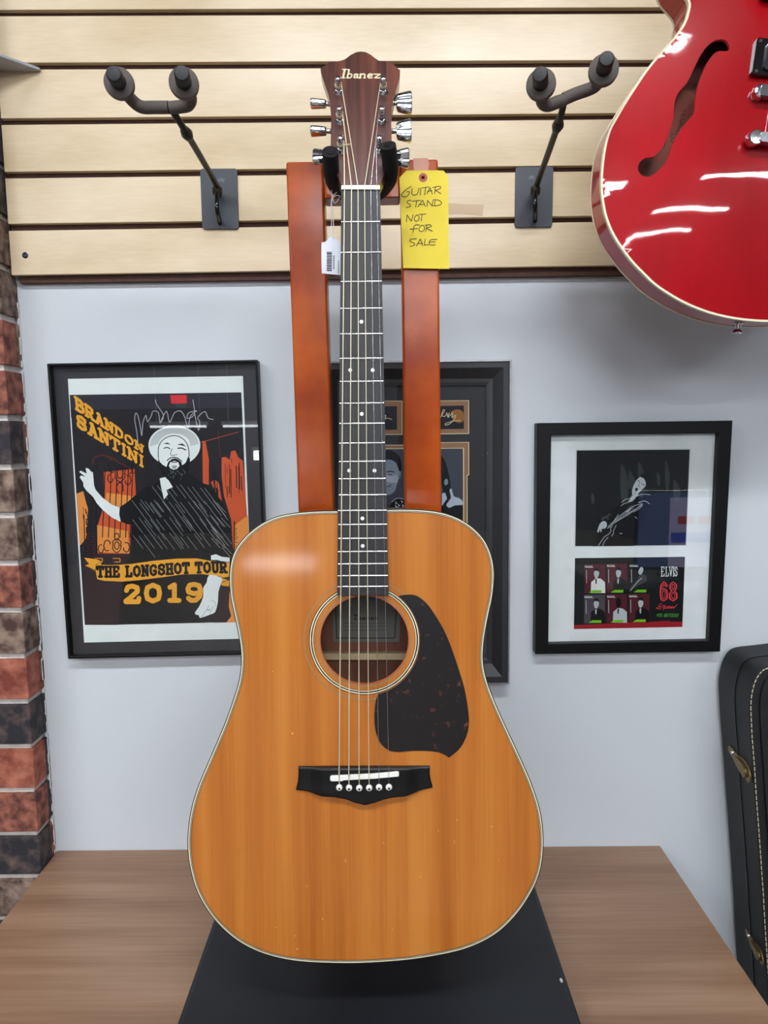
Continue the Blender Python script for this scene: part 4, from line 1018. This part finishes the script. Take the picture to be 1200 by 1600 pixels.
A.line(ink_, [(632, 338), (644, 334), (654, 342)], .8).line(ink_, [(668, 358), (684, 366), (692, 374)], 1.0).line(mid, [(655, 350), (640, 378), (652, 386)], .7).line(mid, [(604, 436), (622, 444)], .7)
A.line(lt, [(500, 516), (530, 492), (560, 488), (586, 474)], .8).line(lt, [(492, 548), (520, 528), (548, 522), (560, 500)], .7).line(lt, [(622, 468), (660, 452), (700, 448), (742, 454)], .8).line(mid, [(500, 530), (540, 506)], 1.4)
A.line(lt, [(378, 738), (440, 690), (520, 640), (580, 600), (640, 560), (672, 535)], 1.1).line(lt, [(384, 722), (430, 680), (470, 622)], .8).line(lt, [(400, 706), (500, 618), (560, 576), (610, 545), (672, 528)], .8)
A.line(am('soft grey', (118, 126, 130)), [(400, 712), (450, 676), (520, 620), (560, 600)], 2.0).line(lt, [(540, 600), (560, 588), (582, 560)], 1.3).line(lt, [(640, 520), (690, 505), (712, 512), (735, 530)], 1.0).line(lt, [(600, 600), (650, 570), (678, 540)], .7).line(lt, [(610, 640), (630, 655)], .7)
A.line(lt, [(298, 890), (350, 812), (392, 786), (408, 760), (402, 734), (420, 722)], .9).line(lt, [(336, 890), (352, 850), (382, 815)], .9).line(lt, [(412, 806), (430, 780), (428, 760), (452, 712)], .8).line(lt, [(484, 783), (500, 784)], 1.3)
# lower print
A.lay = 0
A.fr(880, 860, 6)
A.poly(nb_, [(110, 72), (1142, 60), (1117, 718), (100, 738)]).up()
red_ = am('deep red', (150, 26, 36)); grn = am('lime green', (112, 186, 32)); rd2 = am('bright red', (214, 62, 70)); ph = am('small photo', (72, 66, 72)); wr = am('wine', (78, 28, 38))
A.poly(red_, [(102, 700), (800, 668), (1118, 668), (1117, 718), (100, 737)]).up()
cells = [(200, 130, 395, 400), (408, 122, 600, 398), (622, 122, 815, 396), (196, 415, 395, 682), (408, 412, 600, 678), (615, 408, 810, 674)]
for i, (x0, y0, x1, y1) in enumerate(cells):
    A.poly([wr, wr, nb_, ph, wr, wr][i], [(x0, y0), (x1, y0), (x1, y1), (x0, y1)])
A.up()
for i, (x0, y0, x1, y1) in enumerate(cells):
    w_, h_ = x1-x0, y1-y0
    P_ = lambda L_: [(x0+a*w_, y0+b*h_) for a, b in L_]
    body_ = [am('white jacket', (214, 216, 210)), ink_, mid, ink_, lt, ink_][i]
    if i == 2:
        A.poly(mid, P_([(.5,.35),(.8,.4),(.85,.6),(.3,.8),(.02,.98),(0,.85),(.35,.6)]), sm=1).poly(lt, P_([(.42,.3),(.55,.12),(.68,.2),(.55,.4)]), sm=2)
        A.up().line(lt, P_([(.05,.92),(.4,.62),(.6,.5)]), 1.0)
    else:
        A.poly(body_, P_([(.3,1),(.32,.62),(.55,.48),(.78,.5),(.98,.62),(1,1)]))
        A.poly(lt if i != 4 else ink_, P_([(.45,.3),(.52,.18),(.66,.2),(.7,.34),(.6,.48),(.5,.46)]), sm=2)
        A.up().poly(ink_, P_([(.43,.28),(.5,.13),(.66,.13),(.72,.28),(.66,.24),(.52,.22)]), sm=1)
        A.poly(ink_ if i in (0, 4) else lt, P_([(.52,.52),(.6,.5),(.58,.7),(.52,.66)]))
    A.up().poly(grn, P_([(.38,.9),(.82,.9),(.8,.99),(.2,.99)]))
    for k in range(6): A.line(wht, P_([(.03+k*.065, .045), (.03+k*.065, .11)]), .75, rd=False)
    A.line(wht, P_([(.03,.105),(.42,.105)]), .6, rd=False).line(lt, P_([(.09,.2),(.1,.66)]), .9, rd=False)
    A.lay -= 1 if i == 2 else 2
A.lay += 3
for (c, x0, x1) in (('E', 918, 950), ('L', 958, 990), ('V', 992, 1026), ('I', 1026, 1044), ('S', 1044, 1070)):
    quadtext(A, wht, c, (x0, 153), (x1, 151), (x1, 243), (x0, 246), 1.15)
for c, x0, x1 in (('6', 908, 980), ('8', 992, 1070)):
    quadtext(A, rd2, c, (x0, 292), (x1, 290), (x1, 476), (x0, 480), 4.4)
A.up()
for c, x0, x1 in (('6', 908, 980), ('8', 992, 1070)):
    quadtext(A, nb_, c, (x0+7, 301), (x1-7, 299), (x1-7, 467), (x0+7, 471), 1.5)
A.line(rd2, [(925, 500), (905, 505), (900, 522), (918, 530), (912, 548), (870, 542), (930, 520), (945, 518), (938, 560), (950, 520), (965, 522), (950, 545), (975, 535), (985, 520), (975, 545), (1000, 522), (995, 545), (1020, 522), (1010, 545), (1035, 525), (1032, 545), (1070, 505)], .75, 2)
# green line of small capitals
x = 878
for c in '40th Anniversary'.upper():
    if c != ' ':
        gl_ = {'4': [[(.7,0),(.7,1),(0,.35),(1,.35)]], 'Y': [[(0,1),(.5,.5),(1,1)],[(.5,.5),(.5,0)]]}.get(c) or G[c if c in G else 'H']
        G['_'] = gl_; quadtext(A, am('leaf green', (72, 150, 58)), '_', (x, 592), (x+10, 592), (x+10, 624), (x, 625), .5)
    x += 13
A.line(red_, [(885, 668), (1000, 662)], 1.2, rd=False)
A.build('prints', p3_)
pane(p3_, l4)

# ================================================================== red semi-hollow guitar
rp = wallpl(-1.089+.845)
cherry = wood('cherry red finish', [(140, 2, 10), (160, 4, 16), (176, 8, 22)], (6, 2, 2), (90, 8, 8), rough=.3, spec=.1, coat=.8, fine=.12, coatr=.03)
RZ = Z([(840,0),(838,60),(822,105),(798,142),(770,178),(730,222),(695,262),(650,318),(605,385),(560,455),(522,520),(492,575),(472,640),(459,720),(453,800),(455,870),(468,950),(488,1010),(512,1060),(548,1115),(590,1170),(640,1222),(690,1270),(745,1318),(800,1358),(860,1390),(915,1410),(970,1421),(1030,1427),(1085,1430)], 780, 0, 2.857)
rl = rp.L(RZ)
Bc = V(rp.uv(1168, 500.6)); Tc = V(rp.uv(1211, 222)); ax_ = (Tc-Bc).normalized(); lf = V((-ax_.y, ax_.x))
def axc(p): d = V(p)-Bc; return (d.dot(ax_), d.dot(lf))
tr = [axc(p) for p in rl]
w0_ = tr[0]
half = [(.482, 0), (.480, .03), (.475, .038), (.425, .042), (.420, .060), (.440, .092), (.444, .120), (.432, .140), (.405, .152), (.378, .151)]
tr = [t for t in tr if t[0] > -.004]
half += [t for t in tr if t[0] < .358 and t[1] > .105]
kb = half[-1]; half += [((kb[0]+.0005)*(b/kb[1])**2.2-.0005, b) for b in (kb[1]*.85, kb[1]*.68, kb[1]*.5, kb[1]*.34, kb[1]*.17)]
import sys
print('RED', [tuple(round(v, 3) for v in t) for t in tr], file=sys.stderr)
half.append((-.0005, 0))
full = half + [(a, -b) for a, b in reversed(half[1:-1])]
def RA(a, b): p = Bc+ax_*a+lf*b; return (p.x, p.y)
RO = smooth_loop([RA(a, b) for a, b in full], 4)
if True:
    s_ = sum(RO[i][0]*RO[(i+1) % len(RO)][1]-RO[(i+1) % len(RO)][0]*RO[i][1] for i in range(len(RO)))
rg = thing('semi_hollow_guitar', 'glossy cherry red semi hollow electric guitar hanging at the upper right', 'guitar', rp.mat() @ Matrix.Translation((Bc.x, Bc.y, 0)))
fh = Z([(990,187),(1012,205),(1018,228),(1005,242),(985,240),(968,240),(945,255),(915,300),(888,362),(870,425),(862,480),(858,516),(830,552),(795,596),(768,645),(742,718),(715,757),(680,787),(655,797),(628,788),(613,760),(622,730),(648,712),(678,710),(698,692),(720,665),(745,610),(768,540),(774,470),(790,425),(826,385),(855,330),(885,268),(915,222),(950,193)], 780, 0, 2.857)
FH = smooth_loop(rp.L(fh), 2)
fa = [axc(p) for p in FH]; FH2 = [RA(a, -b) for a, b in fa][::-1]
def dome(a, b):      # carved top: raised belly, falling to the rim
    best = min((V((a, b))-V((p[0], p[1]))).length for p in DF)
    t = min(1, best/.19); return .0125*math.sin(t*math.pi/2)
DF = [axc(p) for p in RO][::2]
rim = inset(RO, .0026)
pts = [V(p) for p in rim]; n0 = len(pts); eg = [(i, (i+1) % n0) for i in range(n0)]
for hl_ in (FH, FH2):
    k = len(pts); pts += [V(p) for p in hl_]; eg += [(k+i, k+(i+1) % len(hl_)) for i in range(len(hl_))]
for i in range(-26, 27):
    for j in range(0, 58):
        p = RA(j*.0085+.003, i*.0085)
        if inside(p, rim) and not inside(p, FH) and not inside(p, FH2) and min((V(p)-V(q)).length for q in rim) > .003: pts.append(V(p))
res = delaunay_2d_cdt(pts, eg, [], 0, 1e-7)
fc = cap_faces(res, lambda c: inside(c, rim) and not inside(c, FH) and not inside(c, FH2))
mb = MB().add([rp.W(p.x, p.y, dome(*axc(p))) for p in res[0]], fc)
nT = len(res[0])
for hl_ in (FH, FH2):       # wall of the f-hole
    m_ = len(hl_); v1 = [rp.W(p[0], p[1], dome(*axc(p))) for p in hl_]; v0 = [p - rp.n*.004 for p in v1]
    mb.add(v1+v0, [(i, (i+1) % m_, m_+(i+1) % m_, m_+i) for i in range(m_)], 1)
RD = .042
mb.build('carved_top', [cherry, mat('cream f-hole edge', (206, 60, 60), .3, coat=.6)], rg, smooth=35)
MB().ring(rp, inset(RO, .0008), inset(RO, .004), -RD+.002, -.0045).build('side', cherry, rg, smooth=40)
bkin = wood('red brown interior', [(96, 40, 32), (120, 54, 42), (138, 70, 54)], (8, 3, 3), (60, 9, 9), rough=.6, coat=0)
MB().prism(rp, [inset(RO, .0026)], -RD, -RD+.003).build('back', [bkin], rg, smooth=40)
MB().ring(rp, RO, rim, -.0046, .0004).build('front_binding', CREAM, rg, smooth=40)
MB().ring(rp, RO, rim, -RD-.0004, -RD+.0022).build('back_binding', CREAM, rg, smooth=40)
wl = -RD+.0032
rlab = MB().prism(rp, [rp.L(Z([(800,395),(850,405),(880,430),(860,560),(790,650),(740,720),(680,720),(720,600),(760,500)], 780, 0, 2.857), wl)], wl-.0002, wl).build('paper_label', mat('reddish paper label', (150, 74, 58), .7), rg)
mb = MB()
for s_ in ([(785,600),(770,598),(766,612),(780,616),(766,622),(768,636),(786,630)], [(790,606),(784,640)], [(790,600),(804,596),(800,580),(788,590)], [(800,574),(808,560)], [(812,560),(806,544),(818,546),(812,560)], [(806,540),(816,528),(826,534)], [(812,520),(826,508),(830,520)], [(822,500),(832,488)], [(735,660),(760,560)], [(766,560),(790,440)]):
    mb.ribbon(rp, Z(s_, 780, 0, 2.857), .9, wl+.0002)
mb.build('label_print', mat('dark ink', (40, 22, 20), .6), rlab)
DO = .0110
def rbox(a0, a1, b0, b1, w0, w1, name, m_, par, r=.003, bev=.0008):
    lp = [RA(a, b) for a, b in rrect(a0, b0, a1, b1, r)]
    return MB().prism(rp, [lp], w0, w1).build(name, m_, par, bevel=bev)
HW = .015; brt = axc(rp.uv(1200, 147, HW)); tlp = axc(rp.uv(1200, 222, HW)); pku = axc(rp.uv(1200, 90, HW)); pkl = axc(rp.uv(1176, 90, .012))[1]
blkp = mat('glossy black plastic', (12, 12, 13), .15, coat=.6)
for a_ in (pku[0], pku[0]+.085):
    pr = rbox(a_-.020, a_+.020, -pkl, pkl, DO-.0035, DO+.005, 'pickup', blkp, rg, .003, .002)
    rbox(a_-.015, a_+.015, -pkl+.012, pkl-.012, DO+.004, DO+.008, 'pickup_cover', mat('dark nickel cover', (120, 124, 134), .15, metal=1), pr, .004, .0015)
    for sa in (-1, 1):
        for sb in (-1, 1):
            c_ = RA(a_+sa*.0165, sb*(pkl-.0045)); MB().lathe(rp.W(c_[0], c_[1], DO+.0045), rp.n, [(0, .002), (.0012, .0018)], seg=14).build('mounting_screw', CHROME, pr, smooth=40)
bw = axc(rp.uv(1177, 150, HW))[1]; tw = axc(rp.uv(1163, 222, HW))[1]
brd = rbox(brt[0]-.006, brt[0]+.006, -bw+.004, bw-.004, DO+.002, DO+.012, 'bridge', CHROME, rg, .003, .0015)
for sb in (-1, 1):
    c_ = RA(brt[0], sb*(bw-.006)); MB().lathe(rp.W(c_[0], c_[1], DO-.004), rp.n, [(0, .0065), (.0062, .0085), (.0082, .0085), (.014, .0080), (.0152, .006), (.0154, .001)], seg=8).build('bridge_post', CHROME, brd, smooth=25)
tpc = rbox(tlp[0]-.0055, tlp[0]+.0055, -tw+.012, tw-.012, DO+.006, DO+.016, 'tailpiece', CHROME, rg, .004, .003)
for sb in (-1, 1):
    c_ = RA(tlp[0], sb*(tw-.0085)); MB().lathe(rp.W(c_[0], c_[1], DO-.004), rp.n, [(0, .006), (.008, .0062), (.0085, .0086), (.017, .0086), (.0185, .0074), (.0187, .001)], seg=28).build('tailpiece_post', CHROME, tpc, smooth=40)
sb_ = RA(-.0005, 0); dn = -(rp.ux*ax_.x+rp.uy*ax_.y)
MB().lathe(rp.W(sb_[0], sb_[1], -RD/2), dn, [(0, .0055), (.002, .0035), (.007, .003), (.009, .0055), (.0115, .0062), (.0125, .004)], seg=24).build('strap_button', CHROME, rg, smooth=40)
# neck, headstock and strings run up out of the picture
MB().prism(rp, [[RA(.41, .0285), RA(.41, -.0285), RA(.905, -.0215), RA(.905, .0215)]], -.012, DO+.004).build('neck', cherry, rg, bevel=.004)
MB().prism(rp, [[RA(.34, .028), RA(.34, -.028), RA(.905, -.0215), RA(.905, .0215)]], DO+.0042, DO+.009).build('fretboard', ng, rg, bevel=.0006)
MB().prism(rp, [smooth_loop([RA(a, b) for a, b in ((.906,.022),(.93,.03),(1.0,.036),(1.07,.045),(1.085,.035),(1.075,0),(1.085,-.035),(1.07,-.045),(1.0,-.036),(.93,-.03),(.906,-.022))], 3)], -.010, .004).build('headstock', blkp, rg, smooth=30)
for i in range(6):
    f_ = (i-2.5)/2.5
    MB().tube([rp.W(*RA(tlp[0]+.004, f_*.026), DO+.014), rp.W(*RA(brt[0], f_*.026), DO+.0135), rp.W(*RA(.905, f_*.018), DO+.0115), rp.W(*RA(.98, f_*.022), .008)], .0004+.00008*abs(i-5), seg=6).build('string', M_plain, rg, smooth=60)
# its hanger, above the frame of the photograph
nk = rp.W(*RA(.925, 0), -.012)
h3 = thing('guitar_hanger', 'dark guitar hanger high on the slatwall carrying the red guitar', 'guitar hanger', V((nk.x, SY, nk.z)))
MB().prism(ps, [rrect(nk.x-.028, nk.z-.09, nk.x+.028, nk.z+.0, .004)], .0004, .0034).build('backplate', M_plate, h3)
MB().tube([(nk.x, SY-.003, nk.z-.03), (nk.x, nk.y+.028, nk.z-.012)], .0045).build('arm', M_rod, h3, smooth=50)
for s_ in (-1, 1):
    MB().tube([(nk.x, nk.y+.028, nk.z-.012), (nk.x+s_*.025, nk.y+.026, nk.z-.014), (nk.x+s_*.036, nk.y+.012, nk.z-.012), (nk.x+s_*.0365, nk.y-.03, nk.z)], .0065, n=5).build('yoke_tube', M_rub, h3, smooth=50)

# ================================================================== guitar case
DC = .985; cpn = wallpl(-1.089+DC)
CZ = Z([(310,158),(280,172),(256,205),(242,245),(234,290),(233,340),(237,430),(247,560),(256,700),(266,830),(275,960),(284,1090),(290,1200)], 1080, 980, 2.583)
cl = cpn.L(CZ)
top_ = V(cl[0]); a_ = V(cl[-1]); b_ = V(cl[5]); dd = (a_-b_).normalized()       # case edge runs down and a little to the right
if dd.y > 0: dd = -dd
rt_ = V((-dd.y, dd.x))
if rt_.x < 0: rt_ = -rt_
Lf = (cl[-1][1]-.012)/(-dd.y); foot = V(cl[-1])+dd*Lf
WC = .33
left = [V(p) for p in cl] + [V(cl[-1])+dd*Lf*t for t in (.3, .6)] + [foot - dd*.05 + rt_*0, foot-dd*.012+rt_*.02, foot + rt_*.06]
mid_ = b_ + rt_*WC/2
def mir(p): d = p-mid_; return mid_ + dd*d.dot(dd) - rt_*d.dot(rt_)
lp = [tuple(p) for p in left] + [tuple(mir(p)) for p in reversed(left)]
mnz = min(p[1] for p in lp); lp = [(p[0], max(p[1], .0015)) for p in lp]
tolex = mat('black tolex', (20, 21, 24), .55, bump=.5, bs=900, var=.15, vs=60)
gc = thing('guitar_case', 'black guitar case with cream stitching standing right of the table', 'guitar case', cpn.W(mid_.x, 0, 0))
CD = 1.078-DC
CL = smooth_loop(dense(lp, .02), 2)
CL = [(p[0], max(p[1], .0012)) for p in CL]
MB().prism(cpn, [CL], -CD, -CD*.46).build('case_body', tolex, gc, smooth=40)
lid = MB().prism(cpn, [CL], -CD*.44, -.001).ring(cpn, CL, inset(CL, .012), -.0012, .0008).prism(cpn, [inset(CL, .016)], -.001, .003).build('lid', tolex, gc, smooth=40, bevel=.0012)
MB().ring(cpn, inset(CL, -.0012), inset(CL, .003), -CD*.465, -CD*.435).build('valance', mat('dark metal valance', (30, 31, 33), .35, metal=.5), gc, smooth=40)
sl = inset(CL, .0025); mb = MB(); acc = 0
for i in range(len(sl)):
    p, q = V(sl[i]), V(sl[(i+1) % len(sl)]); d = (q-p).length; k = max(1, int(d/.0075))
    if d < 1e-5: continue
    for j in range(k):
        s0 = p+(q-p)*((j+.12)/k); s1 = p+(q-p)*((j+.82)/k)
        mb.tube([cpn.W(s0.x, s0.y, .0010), cpn.W(s1.x, s1.y, .0010)], .0009, seg=5)
mb.build('stitching', mat('cream thread', (198, 188, 158), .7), lid)
brass = mat('aged brass', (128, 112, 78), .38, metal=.85, var=.25, vs=300)
def latch(px1, py1, par, scale=1.0):
    u, v = cpn.uv(px1, py1)
    e = min(CL, key=lambda p: abs(p[1]-v) + (0 if p[0] < mid_.x else 9)); u = e[0]
    px_ = Pl(cpn.W(u, v, 0), -cpn.n, Zx)      # side plane: u runs back towards the wall, normal points left (-x)
    if px_.n.x > 0: px_ = Pl(cpn.W(u, v, 0), cpn.n, Zx); sg_ = -1
    else: sg_ = 1
    s = scale
    lt_ = MB().prism(px_, [smooth_loop([(sg_*a*s, b*s) for a, b in ((.004,-.016),(.014,-.014),(.020,-.008),(.040,-.006),(.066,.004),(.070,.010),(.064,.016),(.040,.012),(.022,.014),(.010,.008),(.002,-.004))], 3)], .0005, .003).build('latch', brass, par, smooth=40)
    MB().prism(px_, [smooth_loop([(sg_*a*s, b*s) for a, b in ((.010,-.010),(.018,-.012),(.040,-.003),(.046,.002),(.042,.008),(.020,.006),(.010,.000))], 3)], .003, .0065).build('latch_lever', brass, lt_, smooth=40, bevel=.0008)
    for a, b in ((.016, -.004), (.056, .008)):
        MB().lathe(px_.W(sg_*a*s, b*s, .003), px_.n, [(0, .0035), (.0015, .003), (.0025, .001)], seg=12).build('rivet', CHROME, lt_, smooth=40)
    return lt_
latch(1180, 1210, gc); latch(1190, 1500, gc, .8)

# ================================================================== far end of the shop: only seen mirrored in glass and lacquer
def strip(x0, x1, z, y=-8.2):
    fixture((x0+x1)/2, y, z, x1-x0, .10, 'long fluorescent light hung low over the far counter', drop=1)
for x0, x1 in ((-3.2, -2.45), (-2.2, -1.55)): strip(x0, x1, 1.62)
fixture(-1.38, -8.4, 1.26, .9, .10, 'bright light box hung low over the far counter', drop=1, h=.13)
"""
"""

def glow(name, c, es): return mat('lit '+name, c, .4, emit=c, es=es)
mw = thing('counter', 'dark sales counter behind the camera', 'counter', (1.5, -2.3, 0))
M_cnt = mat('dark counter laminate', (46, 42, 40), .5)
MB().box((1.0, -2.6, .70), (2.3, -1.95, .74)).build('countertop', M_cnt, mw, bevel=.002)
MB().box((1.03, -2.55, 0), (2.27, -2.0, .70)).build('cabinet', M_cnt, mw)
mo = thing('computer_monitor', 'lit computer monitor on the dark counter', 'monitor', (1.48, -2.15, .74))
MB().box((1.22, -2.165, .79), (1.74, -2.135, 1.18)).build('bezel', blkp, mo, bevel=.004)
ms = MB()
scr = Pl((1.48, -2.1345, .985), -X, Zx)   # faces the wall
for i_, (q, w_) in enumerate((((-.25, -.18, .25, .185), 0), ((-.25, -.18, .10, .16), .0004), ((-.02, .03, .06, .07), .0008), ((-.12, .03, -.04, .07), .0008), ((-.25, -.06, .09, -.01), .0008))):
    ms.prism(scr, [[(q[0], q[1]), (q[2], q[1]), (q[2], q[3]), (q[0], q[3])]], None, w_, (0, 1, 2, 2, 3)[i_])
ms.build('screen', [glow('slate blue', (70, 92, 140), 1.6), glow('lavender page', (176, 172, 214), 1.7), glow('red button', (200, 40, 60), 1.2), glow('blue banner', (40, 70, 190), 1.8)], mo)
MB().tube([(1.48, -2.17, .95), (1.48, -2.19, .745)], .018).box((1.38, -2.27, .7402), (1.58, -2.10, .748)).build('stand', blkp, mo, bevel=.002)
sgn = thing('lit_sign', 'small red and green lit sign on the far store wall', 'sign', (-3.05, YF+.001, 1.9))
MB().box((-3.15, YF+.001, 1.96), (-2.93, YF+.05, 2.08)).build('red_panel', glow('red', (255, 40, 50), 7), sgn)
MB().box((-3.09, YF+.001, 1.90), (-2.95, YF+.04, 1.955)).build('green_panel', glow('green', (20, 120, 80), 1.5), sgn)
